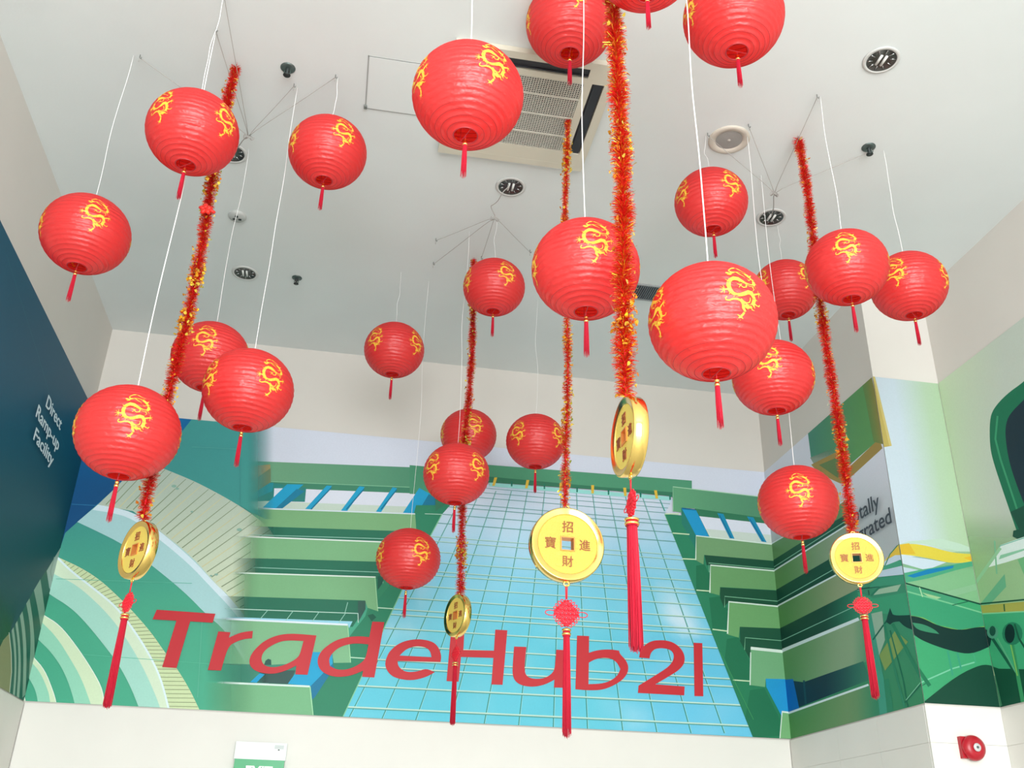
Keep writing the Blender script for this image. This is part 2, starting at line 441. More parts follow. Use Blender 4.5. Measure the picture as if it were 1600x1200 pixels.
for a, b in (((560, 345), (500, 415)), ((745, 352), (690, 425)), ((935, 360), (885, 430)), ((1130, 368), (1080, 440)), ((1145, 290), (1125, 365))): B.line(C4(a, b), 1, (150, 205, 190))
B.line(C4((1220, 370), (1222, 440)), 1.2, (190, 228, 215)); B.line(C4((1345, 105), (1366, 355)), 1.2, (160, 215, 170)); B.line(C4((1145, 458), (1166, 733)), 1.2, (165, 220, 175)); B.line(C4((868, 908), (890, 1120)), 1.6, (165, 222, 178))
B.line(C4((1403, 75), (1403, 150)), 1, (150, 205, 190))
B.poly(C4((1365, 100), (1420, 90), (1400, 150), (1365, 200)), (20, 90, 74))
for a, b in (((1366, 330), (1520, 340)), ((1166, 695), (1285, 703))): B.line(C4(a, b), 1.6, (190, 230, 205))
B.line(C5((205, 487), (345, 492)), 1, (180, 220, 205))
# fade of teal over the left ends of fascia and white band
B.poly([(376, 640), (460, 640), (460, 812), (415, 812), (385, 797), (376, 791)], None, grad=('a', (1, 0), 30, lambda x, y: (*lerp((62, 150, 148), (72, 172, 140), (y-760)/200), max(0, min(1, (428-x)/42)))))

# curtain wall glass
def glass(x, y):
    c = lerp((206, 220, 238), (138, 206, 234), (y-790)/100); c = lerp(c, (98, 200, 222), (y-880)/130)
    if x > 930: c = lerp(c, (104, 196, 230), (x-930)/120*max(0, min(1, (y-940)/80)))
    def blob(cx, cy, sx, sy, k, a): 
        d = exp(-((x-cx)/sx)**2-((y-cy)/sy)**2)*k; return lerp(a, (232, 238, 250), d)
    for q in ((1062, 965, 26, 16, .9), (1048, 945, 18, 14, .6), (1075, 985, 22, 12, .7), (1040, 925, 20, 10, .4), (992, 1125, 25, 22, .3), (640, 985, 20, 22, .35), (610, 985, 20, 22, .35), (660, 920, 14, 40, .25), (790, 870, 60, 30, .15)): c = blob(*q, c)
    n = mnoise.noise(Vector((x/60, y/45, 3)))*.16
    return lerp(c, (235, 240, 250), n) if n > 0 else lerp(c, (60, 180, 215), -n)
edgeL = [(748, 757), (728, 762), (690, 805), (633, 912), (600, 982), (566, 1056), (536, 1120), (520, 1160)]
edgeR = [(1050, 781), (1038, 804), (1087, 923), (1114, 989), (1144, 1063), (1176, 1152), (1186, 1180)]
B.poly([(750, 757)]+[(960, 774), (1050, 781)]+edgeR[1:]+[(520, 1180)]+list(reversed(edgeL[1:])), None, grad=(0, (0, 1), 26, glass, (1, 0), 44))
from mathutils import geometry as geo
def inpoly(x, y, P):
    r = False; j = len(P)-1
    for i in range(len(P)):
        if (P[i][1] > y) != (P[j][1] > y) and x < (P[j][0]-P[i][0])*(y-P[i][1])/(P[j][1]-P[i][1])+P[i][0]: r = not r
        j = i
    return r
def edge_x(E, y):
    for i in range(len(E)-1):
        (x0, y0), (x1, y1) = E[i], E[i+1]
        if min(y0, y1) <= y <= max(y0, y1) and y0 != y1: return x0+(x1-x0)*(y-y0)/(y1-y0)
    return E[-1][0] if y > E[-1][1] else E[0][0]
VX, VY = 10114, 1555
tops = [723, 748, 773, 797.5, 823, 850, 876, 900, 925, 951, 975, 1001, 1026]
bots = [540, 593, 647, 702, 756, 810, 864, 917, 971, 1023, 1075, 1126, 1180]
for a, b in zip(tops, bots):
    pts = []
    for q in range(0, 37):
        y = 768+q*10.5; x = a+(b-a)*(y-772)/360
        if edge_x(edgeL, y) < x < edge_x(edgeR, y): pts.append((x, y))
    if len(pts) > 1: B.line([pts[0], pts[-1]], (.9, 1.5), (52, 140, 124)); B.line([(p[0]+1.3, p[1]) for p in (pts[0], pts[-1])], (.6, .9), (150, 214, 222))
hy = [1123.5, 1091, 1062, 1050, 1028, 1002, 981, 973, 955, 935.5, 918, 912, 898, 882, 866, 859, 838, 824, 812, 806, 794, 786, 779]
for y in hy:
    sl = (VY-y)/(VX-940); wd = .8+max(0, (y-780))/340*3.0
    f = lambda x: y+(x-940)*sl
    xl = xr = 850
    while xl > edge_x(edgeL, f(xl))+.5 and xl > 500: xl -= 1
    while xr < edge_x(edgeR, f(xr))-.5 and xr < 1200: xr += 1
    B.line([(xl, f(xl)+wd*.5), (xr, f(xr)+wd*.5)], wd*.35, (70, 150, 140)); B.line([(xl, f(xl)), (xr, f(xr))], wd*.6, (188, 222, 210) if y > 850 else (110, 162, 162))
B.line(edgeL[2:], 1.5, (130, 200, 160)); B.line(edgeR[1:], 1.8, (110, 185, 130))
# centre fascia
B.poly([(680, 721), (1080, 752), (1080, 790), (1045, 776), (960, 768), (767, 755), (745, 757), (722, 770), (680, 800)], (52, 120, 92))
B.poly([(680, 721), (1080, 752), (1080, 775), (1050, 770), (940, 762), (767, 746), (680, 740)], (78, 150, 116))
B.poly([(764, 755), (1046, 777), (1046, 783), (764, 761)], (150, 218, 214))
for x, y in ((774, 753), (824, 757), (876, 761), (925, 765), (975, 769), (1023, 773)):
    k = (x-876)*.012; B.poly([(x-2, y-6), (x+2.5, y-6), (x+1+k*2, y+7), (x-3+k*2, y+7)], (222, 186, 66))
for x, y in ((799, 756), (850, 760), (901, 765), (950, 769), (1000, 773), (1046, 777)): B.poly([(x-1.2, y-3), (x+1.2, y-3), (x+1.2, y+5), (x-1.2, y+5)], (30, 120, 100))
# right-hand building on the back wall
RB = (104, 160, 106)
B.poly([(1038, 804), (1200, 818), (1250, 1180), (1186, 1180)], None, grad=(0, (0, 1), 10, lambda x, y: lerp((40, 130, 98), (34, 124, 86), (y-800)/300)))
B.poly(C7((520, 290), (1145, 360), (1260, 375), (1260, 530), (1190, 520), (680, 450), (590, 445), (580, 478), (520, 470)), (84, 150, 114), grad=(0, (1, 0), 6, lambda x, y: lerp((96, 162, 122), (80, 140, 108), (x-1050)/140)))
B.line(C7((520, 470), (520, 290), (1150, 362), (1260, 378)), 1.2, (165, 210, 180))
B.poly(C7((680, 450), (1260, 528), (1260, 566), (700, 508)), (48, 118, 86))
B.poly(C7((705, 505), (1260, 566), (1260, 725), (690, 655)), (216, 224, 238))
B.poly(C7((750, 598), (1260, 645), (1260, 725), (690, 655)), (200, 216, 208))
B.poly(C7((580, 445), (690, 460), (790, 660), (688, 650), (683, 740), (585, 560)), (34, 122, 108))
B.poly(C7((585, 450), (690, 462), (785, 658), (690, 650)), (26, 150, 204)); B.poly(C7((585, 443), (680, 456), (690, 464), (590, 456)), (14, 100, 150))
B.poly(C7((845, 483), (890, 490), (972, 672), (936, 668)), (22, 140, 180)); B.poly(C7((1063, 508), (1110, 515), (1208, 698), (1170, 692)), (22, 140, 180))
B.line(C7((862, 500), (950, 668)), 1.5, (12, 100, 150)); B.line(C7((1082, 525), (1185, 692)), 1.5, (12, 100, 150))
for pts in (C7((690, 870), (750, 860), (870, 1080), (800, 1070), (690, 1060)), C7((785, 1105), (860, 1095), (930, 1200), (800, 1200)), C8((785, 115), (860, 115), (920, 230), (925, 345), (810, 345)), C8((915, 420), (1000, 405), (1090, 600), (1085, 715), (960, 715), (900, 560)), C8((1085, 795), (1190, 780), (1300, 1000), (1305, 1130), (1110, 1140), (1050, 1000), (1070, 880))):
    B.poly(pts, (26, 112, 78))
# slabs R1..R5
B.poly([(1086.6, 838), (1204, 851), (1215, 852), (1215, 879), (1206, 877), (1099, 868), (1098, 883), (1086, 876)], (112, 158, 112))
B.poly([(1099.5, 868), (1215, 878), (1215, 896), (1109, 884), (1103, 884)], (18, 78, 56))
B.poly([(1109, 884), (1207.7, 893), (1220, 893), (1220, 925), (1211, 923), (1124, 918), (1123, 931), (1108, 927)], (104, 158, 104))
B.poly([(1124, 918.5), (1220, 924), (1220, 948), (1137, 941), (1130, 950), (1124, 935)], (18, 78, 54))
B.poly([(1137.6, 941), (1213, 948), (1225, 947), (1225, 984), (1217, 983), (1154.6, 980), (1153, 997), (1135.5, 992)], (106, 164, 106))
B.poly([(1154.6, 980), (1226, 983), (1226, 1017), (1172, 1012), (1170, 1030), (1155, 1003)], (20, 82, 58))
B.poly([(1171.6, 1012), (1221.6, 1017), (1232, 1014), (1236, 1063), (1195, 1061), (1194, 1074), (1171, 1071)], (112, 172, 126))
B.poly([(1195, 1061), (1240, 1062), (1244, 1115), (1220, 1120), (1196, 1074)], (28, 152, 208))
B.poly([(1226, 1061), (1250, 1062), (1250, 1112), (1231, 1113)], (10, 110, 175))
B.poly([(1220.5, 1112), (1229, 1115), (1240, 1115), (1245, 1170), (1217, 1170)], (118, 178, 122))
for pts, wd in ((((1086, 876), (1086.6, 838), (1206, 851.5)), 1.6), (((1108, 927), (1109, 884), (1210, 893)), 2), (((1135.5, 991), (1137.6, 941), (1216, 948.5)), 2.2), (((1170.6, 1071), (1171.6, 1020)), 1.6), (((1171.6, 1013.5), (1224, 1019)), 4.6), (((1217, 1155), (1220.5, 1113)), 1.4), (((1220, 1112.5), (1232, 1114)), 2.6)):
    B.line(list(pts), wd, (214, 234, 224))
for pts in (((1107, 895), (1106, 880.5), (1209, 890)), ((1131, 950), (1131, 932.6), (1216, 940.5)), ((1162, 1016), (1163, 997), (1222, 1002))): B.line(list(pts), 1.1, (120, 185, 150))
for a, b in (((1038, 804), (1060, 804)), ((1050, 834), (1076, 836)), ((1065, 874), (1086, 875)), ((1087, 923), (1108, 924.5)), ((1112, 984), (1135.5, 987)), ((1144, 1063), (1170.6, 1065))): B.line([a, b], 1.8, (200, 228, 190))
B.line([(1124, 1020), (1176, 1125)], .9, (60, 150, 90))
B.build('mural_panel', mural)

# side wall, first stretch (behind the step)
W = Wall('side', (YF+.001, ZM0), (D-.002, ZM1), 1.12, .004)
W.poly([(1150, 560), (1480, 560), (1480, 1180), (1150, 1180)], (50, 138, 104), grad=(0, (0, 1), 8, lambda x, y: lerp((58, 140, 110), (50, 128, 88), (y-900)/180)))
W.poly([(1170, 560), (1420, 560), (1405, 850), (1385, 880), (1340, 925), (1300, 900), (1190, 880)], None, grad=(0, (0, 1), 10, lambda x, y: lerp((206, 212, 226), (170, 180, 184), (y-720)/110)))
W.poly(CH((100, 500), (525, 140), (600, 560), (370, 760), (280, 830), (125, 700)), None, grad=(0, (1, -.3), 12, lambda x, y: lerp((54, 128, 112), (84, 144, 86), (x-1262)/80)))
W.poly(CH((118, 690), (330, 600), (330, 840), (150, 745)), None, grad=('a', (0, 1), 10, lambda x, y: (150, 165, 150, max(0, min(.7, (y-700)/25)))))
W.poly(CH((125, 738), (320, 640), (385, 760), (600, 555), (620, 625), (385, 840), (330, 870), (180, 800)), (150, 130, 68))
W.poly(CH((180, 740), (300, 690), (370, 765), (370, 800), (310, 830)), (88, 120, 72))
W.poly(CH((480, 175), (545, 120), (640, 600), (600, 590), (560, 580)), None, grad=(0, (1, 0), 8, lambda x, y: lerp((90, 130, 72), (150, 128, 62), (x-1350-(y-600)*.17)/22)))
W.poly([(1204-12, 850+6), (1204, 851), (1320, 783), (1330, 800), (1320, 808), (1206, 877), (1190, 880)], (92, 138, 92))
W.poly([(1190, 882), (1206, 877), (1322, 804), (1330, 818), (1208, 893), (1190, 900)], (20, 78, 60))
W.poly([(1190, 904), (1208, 893), (1322, 822), (1345, 850), (1296, 874), (1211, 923), (1190, 930)], None, grad=(0, (1, 0), 8, lambda x, y: lerp((88, 138, 86), (140, 155, 138), (x-1230)/90)))
W.poly([(1190, 935), (1211, 923), (1296, 874), (1345, 850), (1345, 880), (1303, 901), (1213.5, 948), (1190, 955)], (18, 72, 58))
W.poly([(1190, 960), (1213.5, 948), (1303, 901), (1350, 875), (1350, 915), (1339, 921.5), (1217, 983), (1190, 990)], None, grad=(0, (1, 0), 8, lambda x, y: lerp((78, 132, 78), (140, 152, 122), (x-1230)/90)))
W.poly([(1190, 1000), (1217, 983), (1339, 921.5), (1360, 930), (1341, 966.5), (1221.6, 1016), (1190, 1030)], None, grad=(0, (1, 0), 10, lambda x, y: lerp((18, 66, 54), (50, 138, 106), (x-1290)/60)))
W.poly([(1190, 1030), (1221.6, 1018), (1341, 968), (1362, 960), (1380, 1030), (1350, 1035), (1256, 1066), (1226, 1062)], None, grad=(0, (1, 0), 12, lambda x, y: lerp((84, 138, 88), lerp((128, 156, 124), (50, 125, 95), (x-1335)/35), (x-1240)/70)))
W.poly([(1226, 1062), (1256, 1066), (1350, 1033), (1360, 1062), (1229, 1113)], None, grad=(0, (1, 0), 12, lambda x, y: lerp((14, 46, 60), (46, 112, 92), (x-1290)/60)))
W.poly([(1226, 1062), (1240, 1061), (1250, 1108), (1229, 1114)], (12, 100, 176))
W.poly([(1229, 1117), (1360, 1068), (1390, 1060), (1400, 1130), (1220, 1170)], None, grad=(0, (1, 0), 12, lambda x, y: lerp((72, 134, 78), lerp((105, 140, 95), (40, 125, 92), (x-1335)/40), (x-1240)/90)))
for pts, wd in ((((1190, 858), (1204, 851), (1318, 784)), 1.6), (((1208, 893), (1325, 820)), 2.2), (((1213.5, 948), (1325, 889)), 2.4), (((1221, 1017.5), (1343, 967)), 5), (((1228, 1116), (1358, 1070)), 3.2)): W.line(list(pts), wd, (200, 218, 222))
for pts in (((1207, 888), (1320, 816)), ((1213, 941), (1310, 886)), ((1220, 1002), (1342, 945))): W.line(list(pts), 1.1, (128, 185, 165))
W.line([(1257, 1063), (1260, 1100)], 3, (20, 70, 80))
# walkway structure on this stretch
W.poly([(1341, 925), (1366, 935), (1416, 926), (1440, 928), (1440, 970), (1405, 962), (1376, 958), (1348, 958)], (56, 150, 112))
W.line([(1340, 921), (1414, 911), (1430, 914)], 1.8, (16, 70, 56)); W.poly([(1372, 921), (1409, 913), (1403, 924), (1366, 930)], (150, 185, 160)); W.line([(1386, 907), (1362, 931)], 3, (40, 120, 92)); W.line([(1358, 922), (1359, 930)], 2, (30, 90, 70))
W.poly([(1361.5, 959), (1379.5, 955), (1384, 1000), (1375, 1024), (1368, 1000)], (140, 172, 152))
W.poly([(1375, 1024), (1400, 985), (1420, 1003), (1384, 1048)], (118, 148, 80))
W.poly([(1353, 957), (1362, 957), (1382, 1060), (1388, 1120), (1376, 1120), (1370, 1060)], (58, 145, 122))
W.line([(1365, 1000), (1388, 968)], 2.4, (20, 92, 72)); W.line([(1383, 975), (1398, 1040), (1416, 1110)], 3.6, (40, 124, 92)); W.line([(1392, 985), (1412, 1060), (1420, 1105)], 2, (24, 104, 76)); W.line([(1396, 975), (1440, 1058), (1460, 1090)], 5, (36, 122, 88))
W.line([(1415, 1098), (1440, 1069)], 2.6, (26, 104, 78)); W.line([(1417, 1094), (1440, 1066)], 1, (130, 200, 165))
W.poly(sm([(1388, 962), (1392, 950), (1396, 960), (1402, 962), (1425, 961), (1430, 985), (1415.5, 980), (1406.5, 971), (1397, 972), (1392, 976), (1386, 972)], True), (12, 58, 50))
W.poly([(1380, 880), (1393, 865), (1404, 852), (1420, 848), (1420, 868), (1400, 867.5)], (222, 190, 66))
W.poly([(1380, 880), (1388, 874), (1400, 867.5), (1420, 867), (1420, 876), (1407, 875), (1384, 885)], (196, 216, 234)); W.poly([(1374, 888), (1405, 876), (1420, 878), (1420, 884), (1380, 892)], (70, 160, 128)); W.poly([(1372, 893), (1411, 884), (1420, 886), (1420, 897), (1372, 902)], (186, 208, 226))
W.poly([(1368, 904), (1420, 897), (1420, 912), (1360, 918)], (58, 145, 115))
W.line([(1384, 884), (1392, 866), (1404, 852)], 1.5, (40, 130, 100))
W.build('mural_panel', mural)

# face of the step
Fm = Wall('face', (XR-.003, ZM0), (XR2-.006, ZM1), .76, .004)
Fm.poly([(1330, 560), (1600, 560), (1600, 1180), (1330, 1180)], None, grad=(0, (1, -.17), 16, lambda x, y: lerp((206, 224, 236), (184, 214, 178), ((x-1360-(y-600)*.17)-40)/50)))
Fm.poly([(1340, 880), (1600, 850), (1600, 960), (1340, 960)], None, grad=('a', (0, 1), 8, lambda x, y: (140, 200, 150, max(0, min(.85, (y-850)/50)))))
Fm.poly([(1350, 580), (1366, 586), (1393, 697), (1375, 700)], (190, 174, 96)); Fm.poly([(1362, 582), (1366, 587), (1393, 697), (1389, 697)], (206, 192, 120))
Fm.poly([(1400, 852), (1420, 846), (1470, 842), (1500, 850), (1532, 862), (1500, 862), (1440, 850)], (196, 224, 206))
Fm.poly(sm([(1398, 856), (1420, 849), (1449, 853), (1483, 863), (1510, 866), (1533, 865), (1521, 878), (1487.5, 881), (1449, 872), (1404, 865.5), (1390, 868)], True), (228, 210, 74))
Fm.poly([(1505, 872), (1533, 865), (1521, 878)], (236, 190, 50)); Fm.poly([(1400, 852), (1420, 849), (1430, 866), (1400, 866)], (226, 190, 56))
Fm.poly([(1400, 867), (1449, 874), (1478, 879), (1455, 888), (1442, 890), (1400, 878)], (206, 224, 238)); Fm.poly([(1400, 884), (1440, 892), (1425, 897), (1400, 897)], (190, 212, 226))
Fm.poly([(1405, 897), (1440, 890), (1490, 882), (1525, 876), (1522, 884), (1490, 892), (1450, 904), (1408, 912)], (76, 168, 130))
Fm.poly([(1417, 900), (1449, 890), (1490, 884), (1488, 888), (1427, 903)], (16, 130, 185))
Fm.poly([(1465, 928), (1526, 912), (1556, 880), (1564, 886), (1533, 920), (1470, 937)], (140, 190, 150))
# beam and handrail
Fm.poly([(1405, 912), (1530, 944), (1580, 950), (1580, 1060), (1405, 1110)], (64, 168, 116))
Fm.poly([(1405, 912), (1425, 916), (1500, 937), (1490, 948), (1405, 925)], (70, 160, 120)); Fm.poly([(1440, 926), (1470, 934), (1458, 938)], (160, 200, 150))
Fm.poly([(1405, 924), (1535, 956), (1580, 962), (1580, 985), (1539, 980), (1500, 984), (1465, 976), (1440, 965), (1405, 960)], (58, 158, 116))
Fm.line([(1408, 922), (1480, 942), (1535, 958), (1570, 962)], 2.2, (120, 196, 150)); Fm.line([(1405, 909), (1530, 944), (1580, 944)], 2.4, (14, 74, 58))
Fm.line([(1487, 946), (1512, 940)], 1.4, (30, 100, 75)); Fm.line([(1436, 918), (1441, 933)], 1.6, (170, 215, 170))
Fm.line([(1420, 962), (1442, 966), (1465, 978), (1499, 985), (1539, 979)], 1.4, (130, 190, 90))
Fm.poly(sm([(1405, 963), (1425, 962), (1442.5, 966.5), (1465, 978), (1499, 985.6), (1525, 980), (1539, 980), (1550.5, 991), (1549, 1009), (1517, 1023), (1487.5, 1018), (1454, 1007), (1431, 996), (1415.5, 980), (1405, 972)], True), (10, 52, 48))
Fm.poly(sm([(1424.5, 973), (1442.5, 975.5), (1460, 984), (1467, 991), (1442.5, 987), (1430, 982)], True), (56, 140, 104))
Fm.poly(sm([(1435, 1103), (1442.5, 1097), (1494, 1056), (1532.5, 1038), (1548, 1040), (1580, 1080), (1580, 1130), (1435, 1130)], True), (14, 72, 54))
Fm.line([(1430, 1072), (1440, 1066), (1487.5, 1045), (1522, 1035)], 2.2, (124, 204, 168)); Fm.line([(1430, 1077), (1448, 1067)], 1.6, (30, 110, 80))
Fm.line([(1480, 1017), (1488, 1056)], 3, (58, 160, 128)); Fm.line([(1495, 1020), (1501, 1046)], 3, (58, 160, 128)); Fm.line([(1520, 1022), (1524, 1036)], 2, (70, 170, 128))
Fm.line([(1430, 1040), (1452, 1072)], 6, (30, 120, 84)); Fm.line([(1546, 1004), (1562, 1104)], 3, (70, 120, 90))
Fm.build('mural_panel', mural)

# side wall, near stretch
Nn = Wall('near', (3.0, ZM0), (YF-.006, ZM1), 1.15, .004)
Nn.poly([(1440, 400), (1700, 300), (1700, 1180), (1440, 1180)], None, grad=(0, (1, 0), 8, lambda x, y: lerp((186, 206, 176), (178, 190, 180), (x-1480)/90)))
Nn.poly([(1440, 800), (1700, 780), (1700, 960), (1440, 960)], None, grad=('a', (0, 1), 8, lambda x, y: (150, 192, 144, max(0, min(.85, (y-800)/90)))))
Nn.poly(sm(CH((1640, 120), (1600, 165), (1480, 250), (1390, 350), (1365, 430), (1366, 600), (1385, 700), (1440, 870), (1560, 1220), (1640, 1220)), True), (16, 104, 74))
Nn.poly(sm(CH((1640, 250), (1600, 290), (1500, 390), (1475, 470), (1475, 560), (1500, 720), (1560, 900), (1640, 1100)), True), (14, 40, 52))
Nn.line(CH((1420, 400), (1405, 560), (1440, 700), (1540, 1000), (1590, 1160)), 3, (50, 140, 100))
Nn.poly(CI((1510, 0), (1640, -60), (1640, 420), (1560, 190), (1525, 170), (1530, 130), (1570, 120)), (14, 72, 56))
Nn.poly(CI((1335, 390), (1440, 230), (1640, 160), (1640, 300), (1480, 350)), (206, 224, 222)); Nn.poly(CI((1440, 300), (1620, 250), (1620, 262), (1430, 330)), (130, 190, 160)); Nn.line(CI((1340, 380), (1440, 235), (1640, 168)), 1.4, (90, 170, 150))
Nn.line(CI((1400, 200), (1415, 430)), 2.4, (110, 175, 140)); Nn.line(CI((1440, 250), (1270, 490), (1180, 520)), 5, (136, 188, 150))
Nn.poly(CI((1300, 640), (1470, 430), (1480, 520), (1350, 660)), (96, 165, 130)); Nn.poly(CI((1560, 330), (1640, 300), (1640, 520)), (100, 170, 120))
Nn.poly(CI((1300, 650), (1640, 620), (1640, 700), (1300, 710)), (158, 160, 78)); Nn.line(CI((1465, 640), (1470, 690)), 2, (30, 90, 60))
Nn.line(CI((1280, 640), (1640, 606)), 2.4, (16, 74, 56))
Nn.poly(CI((1300, 712), (1640, 690), (1640, 1300), (1300, 1300)), (60, 160, 116)); Nn.line(CI((1300, 708), (1640, 690)), 2, (120, 195, 150))
Nn.poly(CJ((1310, 480), (1370, 490), (1430, 510), (1640, 515), (1640, 800), (1400, 800)), (16, 74, 54))
Nn.poly(CJ((1310, 230), (1345, 240), (1380, 290), (1370, 350), (1320, 390)), (10, 52, 48))
Nn.line(CJ((1385, 300), (1530, 520)), 4.5, (20, 88, 66)); Nn.line(CJ((1420, 300), (1560, 560)), 2, (90, 170, 130))
Nn.line(CJ((1520, 330), (1600, 760)), 6, (52, 140, 92)); Nn.line(CJ((1510, 330), (1560, 560)), 2, (120, 180, 90))
Nn.line(CJ((1350, 380), (1440, 770)), 6, (66, 132, 96)); Nn.line(CJ((1340, 330), (1400, 560)), 1.4, (180, 200, 160))
Nn.poly([(1552+9*cos(a), 988+10*sin(a)) for a in [i*pi/6 for i in range(12)]], (76, 150, 124)); Nn.poly([(1552+5*cos(a), 986+8*sin(a)) for a in [i*pi/6 for i in range(12)]], (24, 80, 66))
Nn.poly([(1583+16*cos(a), 990+18*sin(a)) for a in [i*pi/8 for i in range(16)]], (34, 118, 88)); Nn.poly([(1579+8*cos(a), 990+15*sin(a)) for a in [i*pi/8 for i in range(16)]], (8, 40, 40)); Nn.line(CJ((1540, 200), (1570, 300), (1620, 380)), 3, (20, 80, 60))
Nn.build('mural_panel', mural)

# left wall
Lw = Wall('left', (2.2, ZM0), (D-.002, ZM1), .95, .004)
Lw.poly([(-80, 150), (200, 560), (200, 1180), (-80, 1180)], None, grad=(0, (0, 1), 12, lambda x, y: lerp((8, 84, 112), (14, 78, 88), (y-620)/280)))
Lw.poly([(-80, 900), (40, 900), (8, 1010), (-80, 1080)], None, grad=('a', (1, -.25), 10, lambda x, y: (46, 120, 70, max(0, min(.6, (y-900)/60*(26-x)/30)))))
Lw.poly([(100, 850), (91, 860), (70, 893), (52, 922), (34, 955), (18, 985), (-20, 1040), (-20, 1120), (110, 1120), (110, 900)], (36, 104, 88))
LG = (150, 182, 166)
Lw.poly([(100, 846), (91, 860), (72, 892), (76, 918), (84, 935), (100, 900)], (176, 198, 194))
Lw.line([(84, 870), (78, 893), (84, 925)], 1, (140, 170, 160))
for o_, i_ in (([(62, 905), (66, 930), (70, 962)], [(52, 922), (58, 950), (64, 988)]), ([(45, 935), (50, 965), (53, 1000), (53, 1030)], [(40, 943), (46, 975), (47, 1010), (44, 1060)]),
               ([(34, 955), (38, 980), (41, 1020), (39, 1085)], [(30, 962), (34, 990), (36, 1030), (34, 1090)]), ([(26, 970), (30, 1000), (32, 1040), (29, 1090)], [(23, 975), (27, 1005), (28, 1040), (25, 1090)]),
               ([(20, 980), (24, 1008), (25, 1050), (22, 1088)], [(17, 985), (21, 1015), (22, 1050), (19, 1086)])):
    Lw.poly(sm(o_, it=2)+list(reversed(sm(i_))), LG)
Lw.poly([(13, 990), (16, 1020), (17, 1050), (14, 1084), (-10, 1075), (-10, 1030), (4, 1000)], (140, 146, 104)); Lw.line([(13, 988), (16.5, 1020), (17, 1050), (13.5, 1085)], 1, (214, 224, 208))
Lw.line([(9, 398), (60, 560), (100, 700)], .5, (20, 100, 120))
Lw.build('mural_panel', mural)

# lettering
LT = Wall('back', (XL, ZM0), (XR, ZM1), 1.0, 0)
m_letter = mat('letter_vinyl', (192, 38, 48), .45, spec=.3)
letters = {
 'T': [[(245.4, 953.5), (336.8, 959.9), (332.6, 973.7), (297.5, 971.6), (276.2, 1044.4), (253.9, 1042.8), (276.2, 970.5), (239, 968.4)]],
 'r': [C4((195, 505), (283, 512), (272, 552), (340, 520), (400, 506), (448, 502), (443, 555), (385, 560), (330, 578), (265, 615), (215, 792), (118, 788))],
 'a': [C4((915, 535), (850, 823), (760, 820), (768, 755), (700, 790), (620, 815), (540, 815), (470, 797), (430, 762), (420, 720), (440, 665), (500, 600), (560, 560), (640, 530), (740, 520)), C4((820, 575), (720, 570), (660, 576), (600, 600), (545, 635), (515, 675), (510, 720), (535, 758), (590, 770), (650, 762), (720, 735), (775, 700), (795, 670))],
 'd': [C4((1325, 433), (1413, 437), (1340, 843), (1250, 838), (1257, 792), (1200, 818), (1140, 835), (1060, 840), (990, 822), (940, 785), (920, 730), (935, 670), (980, 620), (1060, 568), (1150, 545), (1230, 540), (1303, 547)), C4((1297, 600), (1220, 592), (1150, 598), (1080, 622), (1030, 665), (1005, 710), (1015, 760), (1060, 785), (1120, 788), (1180, 772), (1240, 740), (1278, 700))],
 'e': [[(689.5, 1025), (688, 1035), (621, 1033.4), (621.5, 1040), (626, 1046), (635, 1051), (652, 1050), (665.7, 1045), (679, 1051), (664.6, 1059), (643, 1064), (624, 1061.5), (612, 1057), (604, 1048), (601, 1037), (606, 1022), (613, 1014), (621, 1007.5), (633, 1002), (652, 999), (673, 1002), (684, 1010)], [(624, 1025), (633, 1016), (642, 1012), (652, 1010), (665, 1012), (672, 1018), (674, 1027.5)]],
 'H': [C6((400, 382), (496, 386), (487, 548), (712, 552), (722, 398), (810, 403), (775, 803), (693, 800), (708, 605), (470, 598), (452, 780), (364, 775))],
 'u': [C6((860, 522), (950, 525), (938, 640), (936, 700), (950, 738), (985, 756), (1040, 760), (1095, 750), (1140, 718), (1160, 680), (1170, 545), (1258, 549), (1244, 825), (1152, 822), (1156, 765), (1090, 800), (1010, 818), (930, 812), (875, 785), (850, 740), (848, 680))],
 'b': [[(900.9, 993.9), (919.6, 994.6), (919.2, 1020.7)]+C6((1470, 548), (1560, 542), (1630, 552))+[(967.6, 1022.6), (978, 1033), (981.8, 1046), (976, 1059), (963, 1069), (948, 1076), (935, 1079), (915, 1079), (898.4, 1077.4)], [(919.2, 1036), (928, 1031), (940, 1028.2), (953, 1029), (963, 1035), (968.5, 1046), (964, 1056.6), (952, 1065), (938, 1069), (918.6, 1069.6)]],
 '2': [C8((272, 555), (278, 510), (300, 475), (340, 445), (380, 431), (420, 428), (470, 430), (520, 444), (565, 475), (595, 515), (608, 560), (600, 605), (570, 640), (530, 670), (390, 752), (605, 768), (602, 833), (263, 815), (267, 762), (450, 650), (500, 610), (525, 570), (527, 530), (505, 500), (460, 487), (415, 486), (380, 496), (355, 525), (348, 562))],
 '1': [C8((672, 447), (735, 450), (742, 840), (678, 838))]}
sign = tag(empty('lettering', (0, D-.0165, 0)), 'red lettering reading TradeHub21 across the lower part of the back wall mural', 'lettering')
